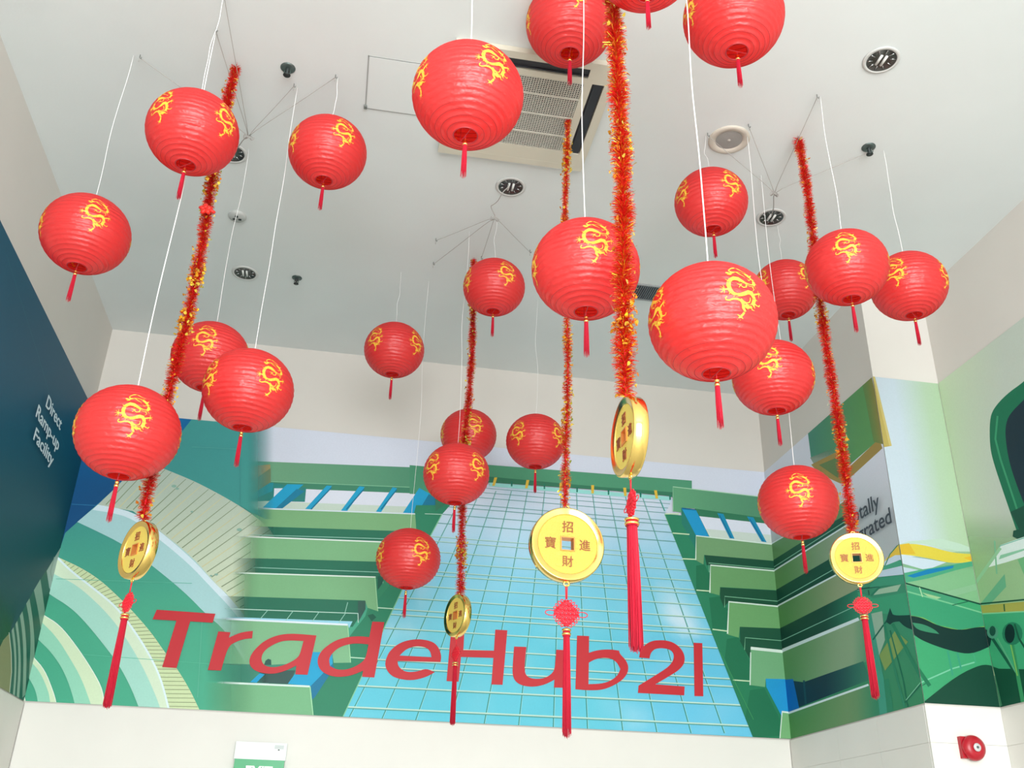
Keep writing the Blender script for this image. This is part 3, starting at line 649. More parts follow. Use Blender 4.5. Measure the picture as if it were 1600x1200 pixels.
for ch, loops in letters.items():
    cu = bpy.data.curves.new('letter', 'CURVE'); cu.dimensions = '2D'; cu.fill_mode = 'BOTH'; cu.extrude = .0015
    for lp in loops:
        lp = sm(lp, True, 2, 48)
        sp = cu.splines.new('POLY'); sp.points.add(len(lp)-1); sp.use_cyclic_u = True
        for i, p in enumerate(lp): u_, z_ = LT.px(p); sp.points[i].co = (u_, z_, 0, 1)
    t_ = bpy.data.objects.new('tmp', cu); COL.objects.link(t_); bpy.context.view_layer.update()
    me = bpy.data.meshes.new_from_object(t_); bpy.data.objects.remove(t_)
    me.transform(Matrix.Translation((0, 0, 0)) @ Matrix.Rotation(radians(90), 4, 'X'))
    me.materials.clear(); me.materials.append(m_letter)
    o = bpy.data.objects.new('letter', me); COL.objects.link(o); o.parent = sign

def text_mesh(body, M, name, width=None, height=None, ext=.0008, bold=0):
    cu = bpy.data.curves.new('t', 'FONT'); cu.body = body; cu.extrude = ext; cu.offset = bold; cu.align_x = 'LEFT'; cu.resolution_u = 4
    t_ = bpy.data.objects.new('tmp', cu); COL.objects.link(t_); bpy.context.view_layer.update()
    me = bpy.data.meshes.new_from_object(t_); bpy.data.objects.remove(t_)
    xs = [v.co.x for v in me.vertices]; ys = [v.co.y for v in me.vertices]
    cx, w0 = min(xs), max(xs)-min(xs); sx = width/w0 if width else 1; sy = height/.69 if height else sx
    for v in me.vertices: v.co.x = (v.co.x-cx)*sx; v.co.y *= sy
    me.materials.clear(); me.materials.append(M)
    o = bpy.data.objects.new(name, me); COL.objects.link(o); return o
m_dark = mat('letter_dark', (52, 62, 74), .6); m_wht = mat('letter_white', (206, 224, 232), .6)
tl = tag(empty('lettering', (XR-.03, 1.575*H, EYE)), 'dark lettering Totally Integrated printed on the right wall beside the step', 'lettering')
for body, y0, y1, z in (('Totally', 1.572, 1.455, .575), ('Integrated', 1.603, 1.426, .538)):
    o = text_mesh(body, m_dark, 'text_line', width=(y0-y1)*H, height=.108, bold=.006)
    o.parent = tl; o.rotation_euler = (radians(90), 0, radians(-90)); o.location = (.004, (y0-1.575)*H, z*H)
dl = tag(empty('lettering', (XL+.03, 1.6*H, EYE)), 'white lettering Direct Ramp-up Facility on the dark blue left wall', 'lettering')
for body, y0, y1, z in (('Direct', 1.611, 1.716, .686), ('Ramp-up', 1.577, 1.731, .652), ('Facility', 1.594, 1.721, .618)):
    o = text_mesh(body, m_wht, 'text_line', width=(y1-y0)*H, height=.085, bold=.008)
    o.parent = dl; o.rotation_euler = (radians(90), 0, radians(90)); o.location = (-.004, (y0-1.6)*H, z*H)

# ------------------------------------------------------------------ ceiling fittings
m_cream = mat('cassette_plastic', (206, 202, 186), .5); m_slot = mat('louvre_dark', (38, 40, 46), .5); m_bar = mat('grille_plastic', (196, 194, 184), .5)
m_blk = mat('deep_shadow_fabric', (40, 40, 40), .9)
cx0, cx1, cy0, cy1 = .0725*H, .3*H, .963*H, 1.19*H; cxm, cym = (cx0+cx1)/2, (cy0+cy1)/2; hw = (cx1-cx0)/2
ac = tag(empty('air_conditioner', (cxm, cym, ZC-.001)), 'cream square ceiling cassette air conditioner with grey mesh intake and dark slots', 'air conditioner')
# panel ring with four slots
g = G(); zt, zb = 0, -.035; gi = .29; so, si = .405, .335
def ringbox(x0, y0, x1, y1, z0=-.035, z1=0): g.box((x0, y0, z0), (x1, y1, z1))
ringbox(-hw, -hw, hw, -so); ringbox(-hw, so, hw, hw); ringbox(-hw, -so, -so, so); ringbox(so, -so, hw, so)
ringbox(-si, -si, -gi, si); ringbox(gi, -si, si, si); ringbox(-gi, -si, gi, -gi); ringbox(-gi, gi, gi, si)
for sx in (-1, 1):
    for sy in (-1, 1):
        x0, x1 = sorted((sx*.3, sx*so)); y0, y1 = sorted((sy*.3, sy*so))
        for (a, b, c, d_) in ((min(sx*si, sx*so), y0, max(sx*si, sx*so), y1), (*sorted((sx*.3, sx*si))[:1], min(sy*si, sy*so), max(sx*.3, sx*si), max(sy*si, sy*so))): ringbox(a, b, c, d_, -.0345, -.001)
g.obj('front_panel', m_cream, ac)
for k in range(4):
    g = G().box((-.3, si+.006, -.026), (.3, so-.006, -.012)); g.box((-.3, si+.012, -.034), (.3, si+.02, -.024))
    if k == 0: g.box((-.3, si, -.0345), (.3, so, -.030))
    o = g.obj('louvre', m_cream if k == 0 else m_slot, ac); o.rotation_euler = (0, 0, k*pi/2)
G().box((-so, -so, -.008), (so, so, -.001)).obj('backing', m_slot, ac)
g = G(); n = 40
for i in range(n):
    a = -gi+2*gi*(i+.5)/n; g.box((a-.0021, -gi, -.034), (a+.0021, gi, -.030)); g.box((-gi, a-.0021, -.033), (gi, a+.0021, -.029))
g.obj('intake_grille', m_bar, ac, kind='stuff')
for i in (-1, 0, 1): G().box((-gi, i*.16-.006, -.037), (gi, i*.16+.006, -.03)).obj('grille_bar', m_bar, ac)
# access hatch
g = G(); hx0, hx1, hy0, hy1 = -.043*H, .062*H, 1.019*H, 1.125*H
hatch = tag(empty('access_hatch', ((hx0+hx1)/2, (hy0+hy1)/2, ZC)), 'white square access hatch in the ceiling beside the air conditioner', 'hatch')
G().box((hx0+.008, hy0+.008, -.004), (hx1-.008, hy1-.008, .0)).obj('hatch_door', m_ceil, hatch).location = (-(hx0+hx1)/2, -(hy0+hy1)/2, 0)
g = G(); c_ = ((hx0+hx1)/2, (hy0+hy1)/2)
for a in ((hx0, hy0, hx1, hy0+.005), (hx0, hy1-.005, hx1, hy1), (hx0, hy0, hx0+.005, hy1), (hx1-.005, hy0, hx1, hy1)): g.box((a[0]-c_[0], a[1]-c_[1], -.003), (a[2]-c_[0], a[3]-c_[1], 0))
g.obj('joint_frame', mat('hatch_joint', (160, 164, 162), .8), hatch)
g = G().box((hx0-c_[0]-.006, hy1-c_[1]-.03, -.014), (hx0-c_[0]+.012, hy1-c_[1]-.006, 0)); g.obj('latch', mat('hatch_latch', (110, 115, 112), .6), hatch)
# linear vent
vx0, vx1, vy0, vy1 = .40*H, .57*H, 1.497*H, 1.551*H
vent = tag(empty('ceiling_vent', ((vx0+vx1)/2, (vy0+vy1)/2, ZC)), 'small dark slatted ceiling vent between the two big lanterns near the middle', 'vent')
g = G(); vw, vh = (vx1-vx0)/2, (vy1-vy0)/2
for a in ((-vw, -vh, vw, -vh+.012), (-vw, vh-.012, vw, vh), (-vw, -vh, -vw+.012, vh), (vw-.012, -vh, vw, vh)): g.box((a[0], a[1], -.012), (a[2], a[3], 0))
g.obj('frame', mat('vent_frame', (150, 154, 156), .5), vent); G().box((-vw+.012, -vh+.012, -.003), (vw-.012, vh-.012, 0)).obj('backing', m_slot, vent)
for i in range(40):
    x = -vw+.02+(2*vw-.04)*i/39; G().box((x-.0032, -vh+.012, -.011), (x+.0032, vh-.012, -.003)).obj('slat', mat('vent_slat', (112, 118, 124), .5), vent)

m_chrome = mat('downlight_reflector', (175, 178, 178), .22, metal=1); m_dtrim = mat('downlight_trim', (205, 207, 205), .4); m_bulb = mat('bulb_glass', (225, 228, 225), .25)
def downlight(px, label, r=.083):
    p = on_ceiling(*px); e = tag(empty('downlight', (p.x, p.y, ZC)), label, 'light', 'recessed downlights')
    G().lathe([(r, -.001), (r+.016, -.004), (r+.014, -.008), (r-.003, -.010), (r-.004, -.001)], 40).obj('trim_ring', m_dtrim, e, True)
    # shallow bowl sunk into a ring that stands just proud of the plasterboard
    G().lathe([(r-.003, -.009), (r*.9, -.0035), (r*.5, -.0022), (.001, -.002)], 40).obj('reflector', mat('reflector_dark', (92, 92, 90), .3, metal=.8), e, True)
    for k, (ax, ay) in enumerate(((-.032, 0), (.032, 0))):
        g = G(); g.tube([(ax*.45, ay-.035, -.006), (ax*.45, ay+.035, -.006)], .0075, 8); g.obj('lamp', m_bulb, e, True)
    for k in range(10):
        a = k*pi/5+.3; g = G(); g.tube([(r*.55*cos(a), r*.55*sin(a), -.004), (r*.88*cos(a), r*.88*sin(a), -.006)], .0035, 5); g.obj('reflector_fin', m_chrome, e, True)
    return e
downlight((798, 291), 'round recessed downlight just below the air conditioner with a grey cable coming out')
downlight((1377, 93), 'round recessed downlight alone in the upper right of the ceiling')
downlight((1205, 339), 'round recessed downlight on the right with grey wires bunched under it')
downlight((383, 426), 'round recessed downlight on the left between the tinsel and the white cord')
downlight((362, 238), 'recessed downlight mostly hidden behind the lantern at the left tinsel top')
# speaker
p = on_ceiling(1139, 218); e = tag(empty('ceiling_speaker', (p.x, p.y, ZC)), 'round beige ceiling speaker with grey mesh above the right group of wires', 'speaker')
G().lathe([(.125, 0), (.125, -.006), (.112, -.012), (.082, -.006), (.08, 0)], 48).obj('rim', mat('speaker_rim', (204, 198, 186), .5), e, True)
G().lathe([(.081, -.004), (.05, -.007), (.001, -.008)], 40).obj('mesh_grille', mat('speaker_mesh', (158, 156, 152), .6, bump=.6, bscale=400), e, True)
G().lathe([(.012, -.0075), (.008, -.011), (.001, -.012)], 16).obj('centre_cap', mat('speaker_cap', (180, 178, 172), .5), e, True)
m_spr = mat('sprinkler_metal', (92, 106, 104), .4, metal=.6); m_sprd = mat('sprinkler_dark', (50, 58, 58), .5, metal=.5)
def sprinkler(px, label, s=1):
    p = on_ceiling(*px); e = tag(empty('sprinkler', (p.x, p.y, ZC)), label, 'sprinkler', 'fire sprinklers')
    G().lathe([(.038*s, 0), (.038*s, -.004), (.03*s, -.008), (.012*s, -.01), (.001, -.01)], 28).obj('flange', m_spr, e, True)
    G().lathe([(.011*s, -.008), (.011*s, -.03), (.007*s, -.034), (.007*s, -.05), (.001, -.05)], 14).obj('body', m_sprd, e, True)
    for q in (-1, 1): G().tube([(q*.011*s, 0, -.022), (q*.017*s, 0, -.036), (0, 0, -.052)], .0028, 5).obj('frame_arm', m_spr, e)
    g = G()
    g.lathe([(.018*s, -.052), (.019*s, -.055), (.001, -.056)], 16); g.obj('deflector', m_sprd, e, True)
sprinkler((450, 106), 'grey fire sprinkler in the ceiling right of the left tinsel top', 1.1)
sprinkler((464, 434), 'small grey fire sprinkler right of the left downlight')
sprinkler((1357, 230), 'dark fire sprinkler in the ceiling right of the right tinsel top', 1.1)
p = on_ceiling(371, 337); e = tag(empty('smoke_detector', (p.x, p.y, ZC)), 'small round white smoke detector with dark slots near the left tinsel', 'smoke detector')
G().lathe([(.062, 0), (.062, -.01), (.052, -.02), (.001, -.022)], 32).obj('housing', mat('detector_plastic', (182, 186, 184), .5), e, True)
for k in range(3): a = k*2*pi/3+.5; G().box((.022*cos(a)-.01, .022*sin(a)-.007, -.026), (.022*cos(a)+.01, .022*sin(a)+.007, -.019)).obj('vent_slot', m_sprd, e)

# wires from the lights to the ceiling hooks
m_wire = mat('grey_wire', (168, 166, 162), .6); m_cord = mat('white_cord', (242, 244, 244), .5); m_hook = mat('hook_metal', (128, 132, 130), .5, metal=.4)
def wires(name, label, light, knot, drop, hooks, squiggle=()):
    kp = on_ceiling(*knot, drop); e = tag(empty(name, (kp.x, kp.y, kp.z)), label, 'wiring', 'wire clusters under the downlights')
    base = Vector((kp.x, kp.y, kp.z)); lp = on_ceiling(*light, .014)
    pts = [lp-base]+[on_ceiling(*q, drop*.7)-base for q in squiggle]+[Vector((0, 0, 0))]
    sm = []
    for i in range(len(pts)-1):
        for q in range(6):
            t = q/6; sm.append(pts[i].lerp(pts[i+1], t)+Vector((.006*sin(5*(i+t)), .006*cos(4*(i+t)), 0)))
    sm.append(pts[-1]); G().tube(sm, .003, 6).obj('feed_cable', m_wire, e, True)
    g = G()
    for k in range(5):
        q = []
        for j in range(14): a = j/13*2*pi; q.append((.018*cos(a+k)+.006*k-.01, .012*sin(a+k*1.3), .010*sin(a*2+k)-.002))
        g.tube(q, .0022, 5)
    g.obj('knot', m_wire, e, True)
    for hk in hooks:
        hp = on_ceiling(*hk, .026)-base; q = []
        for j in range(13):
            t = j/12; v = hp*t; v.z = hp.z*(t**.55) - .02*sin(pi*t)*.5; q.append(v)
        q.append(hp+Vector((0, 0, -.03)))
        o = G().tube(q, .0019, 5).obj('wire', m_wire, e, True)
        G().tube([hp+Vector((0, 0, .02)), hp, hp+Vector((.008, 0, -.006)), hp+Vector((.01, 0, .004))], .0028, 5).obj('hook', m_hook, o, True)
wires('wire_cluster', 'grey wires spreading from a knot on the left of the ceiling', (362, 236), (388, 214), .10, [(218, 90), (337, 48), (349, -12), (459, 135), (524, 121)])
wires('wire_cluster', 'grey wires spreading from a knot below the downlight in the middle of the ceiling', (795, 287), (773, 342), .12, [(681, 376), (677, 413), (752, 404), (828, 394)], ((786, 303), (768, 322)))
wires('wire_cluster', 'grey wires spreading upward from the downlight on the right of the ceiling', (1206, 336), (1210, 303), .12, [(1106, 212), (1170, 198), (1277, 152), (1362, 236)])

# ------------------------------------------------------------------ lanterns
def paper_setup(nt, b):
    N = nt.nodes; L = nt.links
    tc = N.new('ShaderNodeTexCoord'); oi = N.new('ShaderNodeObjectInfo'); ad = N.new('ShaderNodeVectorMath'); ad.operation = 'ADD'
    sc = N.new('ShaderNodeVectorMath'); sc.operation = 'SCALE'; sc.inputs['Scale'].default_value = 7; 
    cmb = N.new('ShaderNodeCombineXYZ'); L.new(oi.outputs['Random'], cmb.inputs[0]); L.new(oi.outputs['Random'], cmb.inputs[1]); L.new(cmb.outputs[0], sc.inputs[0])
    L.new(tc.outputs['Object'], ad.inputs[0]); L.new(sc.outputs[0], ad.inputs[1])
    mp = N.new('ShaderNodeMapping'); mp.inputs['Scale'].default_value = (1, 1, 2.4); L.new(ad.outputs[0], mp.inputs['Vector'])
    n1 = N.new('ShaderNodeTexNoise'); n1.inputs['Scale'].default_value = 5; n1.inputs['Detail'].default_value = 5; n1.inputs['Distortion'].default_value = .5; L.new(mp.outputs[0], n1.inputs['Vector'])
    bp = N.new('ShaderNodeBump'); bp.inputs['Strength'].default_value = .38; bp.inputs['Distance'].default_value = .02; L.new(n1.outputs['Fac'], bp.inputs['Height'])
    L.new(bp.outputs[0], b.inputs['Normal'])
    tr = N.new('ShaderNodeBsdfTranslucent'); tr.inputs['Color'].default_value = (.95, .035, .025, 1)
    mx = N.new('ShaderNodeMixShader'); mx.inputs[0].default_value = .42
    L.new(b.outputs[0], mx.inputs[1]); L.new(tr.outputs[0], mx.inputs[2]); L.new(mx.outputs[0], N['Material Output'].inputs['Surface'])
m_paper = mat('red_paper', (.84, .046, .048), .34, spec=1.0, setup=paper_setup, srgb=False)
m_gold_ink = mat('yellow_ink', (.86, .50, .05), .45, spec=.4, srgb=False)
m_wireframe = mat('lantern_wire', (170, 40, 48), .5, metal=.1)
m_tas = mat('red_silk_thread', (.62, .006, .035), .5, spec=.4, bump=.6, bscale=60, bstretch=(8, 8, .4), srgb=False)
m_gold = mat('polished_gold', (.95, .68, .20), .14, metal=1, srgb=False)
OB = .93; NR = 22; T0 = .215
def ridge(th, lon=0):
    q = (th-T0)/(pi-2*T0)*NR
    if not 0 <= q <= NR: return 1
    a = .019+.009*mnoise.noise(Vector((cos(lon)*2, sin(lon)*2, int(min(q, NR-1e-6))*.9)))
    return 1-a*abs(sin(pi*q))**.75
def surf(lon, th, k=1.0):
    r = ridge(th, lon)*k; return (r*sin(th)*cos(lon), r*sin(th)*sin(lon), r*cos(th)*OB)
SEG, PER = 60, 4
v, f = [], []; rows = NR*PER+1
for i in range(rows):
    th = T0+(pi-2*T0)*i/(rows-1)
    for k in range(SEG): v.append(surf(2*pi*k/SEG, th))
for i in range(rows-1):
    for k in range(SEG): k2 = (k+1) % SEG; f.append((i*SEG+k, (i+1)*SEG+k, (i+1)*SEG+k2, i*SEG+k2))
def strokes():
    c = (350, 475); s = 820.0
    st = [([(205, 200), (215, 172), (260, 142), (330, 130), (400, 146), (450, 160), (505, 166)], 16, 5),
     ([(150, 238), (185, 240), (215, 250), (240, 232), (300, 212), (370, 200), (440, 212), (500, 240), (545, 275), (568, 320), (562, 360), (530, 384), (480, 388), (430, 376), (370, 348), (310, 328), (250, 326), (200, 350), (170, 390), (160, 440), (175, 495), (215, 535), (270, 550), (335, 540), (390, 516), (440, 494), (490, 494), (525, 525), (538, 575), (525, 625), (485, 658), (430, 668), (385, 652), (345, 630)], 20, 52),
     ([(360, 640), (320, 610), (270, 598), (215, 602), (160, 622), (115, 618), (108, 596), (130, 578)], 34, 12),
     ([(330, 590), (370, 615), (420, 628), (462, 612), (474, 585), (462, 560)], 16, 12),
     ([(365, 640), (372, 690), (398, 725), (375, 765), (335, 800)], 44, 26), ([(335, 790), (285, 775)], 20, 5), ([(335, 795), (290, 828)], 20, 5), ([(340, 795), (345, 835)], 20, 5), ([(345, 790), (385, 815)], 20, 5),
     ([(165, 490), (100, 492)], 22, 16), ([(100, 492), (40, 455)], 12, 4), ([(100, 492), (30, 492)], 12, 4), ([(100, 492), (45, 535)], 12, 4), ([(100, 492), (85, 435)], 12, 4), ([(100, 492), (95, 545)], 12, 4),
     ([(530, 505), (575, 490), (615, 475)], 24, 14), ([(615, 475), (665, 450)], 12, 4), ([(615, 475), (665, 490)], 12, 4), ([(615, 475), (620, 425)], 12, 4), ([(615, 475), (625, 525)], 12, 4),
     ([(540, 605), (580, 625), (625, 630), (645, 605)], 20, 12), ([(480, 655), (520, 690), (560, 692)], 16, 5), ([(430, 668), (450, 700)], 18, 5),
     ([(430, 380), (420, 425), (375, 440), (335, 415)], 20, 12), ([(335, 412), (320, 365)], 12, 4), ([(335, 412), (280, 405)], 12, 4), ([(335, 412), (305, 455)], 12, 4), ([(335, 412), (375, 380)], 12, 4),
     ([(300, 215), (360, 240), (420, 262), (435, 285)], 14, 6), ([(170, 262), (205, 268), (235, 262)], 18, 8), ([(205, 200), (225, 225), (240, 240)], 20, 26), ([(230, 245), (190, 285)], 14, 4),
     ([(560, 310), (520, 300), (480, 320), (455, 300)], 16, 6), ([(520, 400), (550, 430), (520, 460)], 12, 6)]
    for (x, y, dx, dy) in ((530, 245, 40, -35), (562, 290, 52, -8), (572, 335, 44, 16), (545, 380, 40, 30), (180, 385, -58, -40), (165, 430, -40, 4), (185, 520, -30, 34), (538, 560, 50, 12), (515, 640, 46, 28), (240, 548, -20, 36), (460, 205, 20, -22), (440, 500, 10, -34)):
        st.append(([(x-dx*.1, y-dy*.1), (x+dx, y+dy)], 24, 3))
    out = []
    for pts, w0, w1 in st:
        P = [((x-c[0])/s*.90, (c[1]-y)/s/.85) for x, y in pts]; out.append((P, w0/s, w1/s))
    return out
STR = strokes()
def dragon(lon0):
    V, Fc = [], []
    for li, (P, w0, w1) in enumerate(STR):
        # resample
        Q = []
        for i in range(len(P)-1):
            L_ = hypot(P[i+1][0]-P[i][0], P[i+1][1]-P[i][1]); n = max(1, int(L_/.035))
            for j in range(n): t = j/n; Q.append((P[i][0]+(P[i+1][0]-P[i][0])*t, P[i][1]+(P[i+1][1]-P[i][1])*t))
        Q.append(P[-1]); n = len(Q)
        for shell in (1.006+li*.00008, .992):
            b = len(V)
            for i, q in enumerate(Q):
                a, c2_ = Q[max(0, i-1)], Q[min(n-1, i+1)]; dx, dy = c2_[0]-a[0], c2_[1]-a[1]; l = hypot(dx, dy) or 1
                t = i/(n-1) if n > 1 else 0
                wd = (w0+(w1-w0)*t)/2
                if w1 > w0*2: wd = (w0+(w1-w0)*min(1, t*2.2) if t < .8 else w1)/2
                for sgn in (-1, 1):
                    x = q[0]-dy/l*wd*sgn; y = q[1]+dx/l*wd*sgn
                    th = pi/2-y; V.append(surf(lon0-x*-1, th, shell))
            for i in range(n-1): Fc.append((b+2*i, b+2*i+1, b+2*i+3, b+2*i+2))
    return V, Fc
lroot = empty('paper_lantern')
paper = mk('paper_shade', v, f, m_paper, lroot, True)
for k in range(4):
    V, Fc = dragon(k*pi/2); mk('dragon_print', V, Fc, m_gold_ink, lroot)
g = G(); ro = sin(T0); zo = cos(T0)*OB
for sz in (1, -1): g.tube([(ro*cos(a), ro*sin(a), sz*zo) for a in [i*2*pi/32 for i in range(32)]], .012, 6, closed=True)
for i in range(NR+1):
    th = T0+(pi-2*T0)*i/NR; r_ = sin(th)*.988; g.tube([(r_*cos(a), r_*sin(a), cos(th)*OB) for a in [j*2*pi/40 for j in range(40)]], .004, 4, closed=True)
g.obj('wire_hoops', m_wireframe, lroot)
g = G(); g.tube([(-ro, 0, zo), (0, 0, zo+.02), (ro, 0, zo)], .008, 5); g.tube([(-ro, 0, -zo), (ro, 0, -zo)], .008, 5)
for s_ in (-1, 1): g.tube([(s_*ro*.98, 0, zo), (s_*ro*.98, 0, -zo)], .008, 5)
g.obj('expander', m_wireframe, lroot)
# tassel (unit radius frame): hangs from the lower wire
def skirt(g, r0_, r1_, z0, z1, n, seed, tip=.0):
    rnd = random.Random(seed)
    for i in range(n):
        a = rnd.random()*2*pi; q = sqrt(rnd.random()); rr0 = r0_*q; rr1 = r1_*q*(1+rnd.uniform(-.1, .15)); e = rnd.uniform(0, tip)*(.3+.7*(1-q)) if tip > 0 else 0
        zz = z1+rnd.uniform(0, abs(z1-z0)*.03)-e*abs(z1-z0)
        b = a+rnd.uniform(-.15, .15)
        g.tube([(rr0*cos(a), rr0*sin(a), z0), ((rr0+rr1)*.52*cos(a), (rr0+rr1)*.52*sin(a), (z0+zz)*.5), (rr1*cos(b), rr1*sin(b), zz)], [.13*r0_+.0015, .14*r0_+.0015, .06*r0_], 4, cap=False)
def unit_tassel(parent):
    g = G(); zt_ = -zo-.17; skirt(g, .032, .048, zt_, zt_-.72, 46, 5, .10); g.lathe([(.01, zt_+.02), (.034, zt_-.005), (.038, zt_-.2), (.036, zt_-.6), (.001, zt_-.67)], 12)
    t = g.obj('tassel', m_tas, parent, True)
    G().tube([(0, 0, -zo+.002), (0, 0, zt_+.01)], .006, 5).obj('thread', mat('red_thread', (.5, .02, .04), .6, srgb=False), t)
    g = G(); g.lathe([(.001, zt_+.085), (.032, zt_+.070), (.042, zt_+.045), (.028, zt_+.018), (.042, zt_-.008), (.044, zt_-.04), (.036, zt_-.05), (.001, zt_-.052)], 14)
    g.obj('gold_bead', m_gold, t, True)
    return t
unit_tassel(lroot)

DM = .432
NEAR = {7: 1.07, 8: .93, 9: 1.06, 11: 1.015, 12: .965, 18: .95, 22: .95}   # small differences of size between the lanterns
# name: pixel centre, apparent width, lateral position of a dragon (fraction of the radius), hook pixel or None, label
LAN = [
 (731, 150, 177, .42, None, 'large red paper lantern in front of the air conditioner, upper middle of the picture'),
 (301, 207, 145, .64, 'v', 'red paper lantern with yellow dragons partly covering the top of the left tinsel'),
 (512, 238, 123, .34, (524, 121), 'red paper lantern right of the left group of wires, above no other lantern'),
 (134, 366, 139, .09, (218, 90), 'leftmost red paper lantern high up beside the beige upper left wall'),
 (200, 676, 164, .04, (337, 48), 'large red paper lantern low at the left beside the Direct Ramp-up Facility lettering'),
 (388, 610, 142, .45, (459, 135), 'red paper lantern at left overlapping one behind it, above the mural top edge'),
 (329, 558, 121, -.22, None, 'red paper lantern half hidden behind the left tinsel and a nearer lantern'),
 (890, 38, 140, .16, None, 'red paper lantern over the right of the air conditioner, crossed by a white cord'),
 (1008, -62, 166, -.5, None, 'red paper lantern almost wholly above the frame, only base and tassel showing'),
 (1146, 28, 161, -.87, None, 'large red paper lantern at the top edge, a white cord along its left rim'),
 (1111, 316, 115, .60, (1106, 212), 'red paper lantern below the ceiling speaker with a white cord passing over it'),
 (1113, 503, 201, .47, None, 'largest and nearest red paper lantern, right of the hanging edge-on gold coin'),
 (915, 421, 170, .18, None, 'large red paper lantern behind the thick front tinsel, centre of the picture'),
 (1323, 418, 130, .06, (1277, 152), 'red paper lantern immediately right of the right tinsel, overlapping its neighbour'),
 (1420, 447, 119, -.29, 'v', 'rightmost red paper lantern, partly behind its left neighbour near the upper right wall'),
 (1227, 453, 102, -.72, None, 'smaller red paper lantern tucked behind the right tinsel and the largest lantern'),
 (1208, 590, 128, -.08, None, 'red paper lantern just below and behind the largest one, at its lower right'),
 (1247, 785, 126, .07, 'v', 'lowest red paper lantern on the right, just above left of a round coin'),
 (772, 449, 97, .40, None, 'small red paper lantern at the top of the thin middle left tinsel'),
 (616, 547, 94, .73, (626, 425), 'small red paper lantern hanging alone left of centre under the ceiling edge'),
 (732, 680, 88, .2, None, 'smallest red paper lantern, behind the thin tinsel and above a nearer lantern'),
 (837, 690, 93, -.63, None, 'small red paper lantern left of the tinsel that carries the big round coin'),
 (713, 741, 104, .65, None, 'red paper lantern in front of the smallest one, over the glass facade print'),
 (638, 873, 102, .38, None, 'lowest red paper lantern left of centre, above the letter e of the red lettering'),
]
first = [lroot]+[c for c in lroot.children]
subs = {c: list(c.children) for c in lroot.children}
kids = list(lroot.children)
for i, (x, y, s_, dfrac, hk, label) in enumerate(LAN):
    d = ray(x, y)
    P = EYEV+d*(DM/s_*NEAR.get(i, 1))
    if isinstance(hk, tuple):
        Hk = on_ceiling(*hk); lam = (Hk.x*d.x+Hk.y*d.y)/(d.x**2+d.y**2)
        P = EYEV+d*lam
    if y < 0: pass
    z = (P-EYEV).dot(fw); R = s_*z/F/2
    # the outline of a sphere off the axis is stretched: compensate
    ang = math.acos(d.normalized().dot(fw)); R *= cos(ang)**.35
    if i == 0: r_ = lroot
    else:
        r_ = lroot.copy(); COL.objects.link(r_)
        for c in kids:
            cc = c.copy(); COL.objects.link(cc); cc.parent = r_
            for q in subs[c]: qq = q.copy(); COL.objects.link(qq); qq.parent = cc
    r_.location = P; r_.scale = (R, R, R)
    # turn so that one printed dragon sits where the photo shows it
    toward = math.atan2(-d.y, -d.x)
    r_.rotation_euler = (0, 0, toward+math.asin(max(-.98, min(.98, dfrac))))
    tag(r_, label, 'lantern', 'red paper lanterns with yellow dragons')
    # cord up to the ceiling, in the lantern's own frame
    Lc = (ZC-.001-P.z)/R; n = 26; pts = []; rnd = random.Random(i*3+1); ph = rnd.uniform(0, 6); am = .010/R
    for k in range(n+1):
        t = k/n; q = sin(pi*t); pts.append((am*q*sin(ph+t*7)*1.2+am*.4*q*sin(t*19+ph), am*q*cos(ph*2+t*5), zo+.02+(Lc-zo-.02)*t))
    o = G().tube(pts, (.0026 if s_ > 150 else .0017 if s_ > 118 else .0011)/R, 6).obj('cord', m_cord, r_, True)

# ------------------------------------------------------------------ gold coins and tinsel
def gold_field(nt, b):
    N = nt.nodes; L = nt.links
    tc = N.new('ShaderNodeTexCoord'); vo = N.new('ShaderNodeTexVoronoi'); vo.inputs['Scale'].default_value = 62; L.new(tc.outputs['Object'], vo.inputs['Vector'])
    bp = N.new('ShaderNodeBump'); bp.inputs['Strength'].default_value = .7; bp.inputs['Distance'].default_value = .006; L.new(vo.outputs['Distance'], bp.inputs['Height']); L.new(bp.outputs[0], b.inputs['Normal'])
m_field = mat('grained_gold', (1.0, .82, .17), .36, metal=.35, srgb=False, setup=gold_field)
m_char = mat('coin_character', (.30, .08, .03), .5, metal=.3, srgb=False)
m_hole = mat('coin_hole_edge', (.75, .30, .08), .35, metal=.6, srgb=False)
m_str = mat('red_cord', (.72, .01, .03), .5, srgb=False)
chars = {}
for ch in '招進財寶':
    o = text_mesh(ch, m_char, 'character', width=.40, ext=.01, bold=0)
    me = o.data; ys = [q.co.y for q in me.vertices]; xs = [q.co.x for q in me.vertices]; cy_, cx_ = (min(ys)+max(ys))/2, (min(xs)+max(xs))/2
    for q in me.vertices: q.co.x -= cx_; q.co.y = q.co.y-cy_
    chars[ch] = me; bpy.data.objects.remove(o)
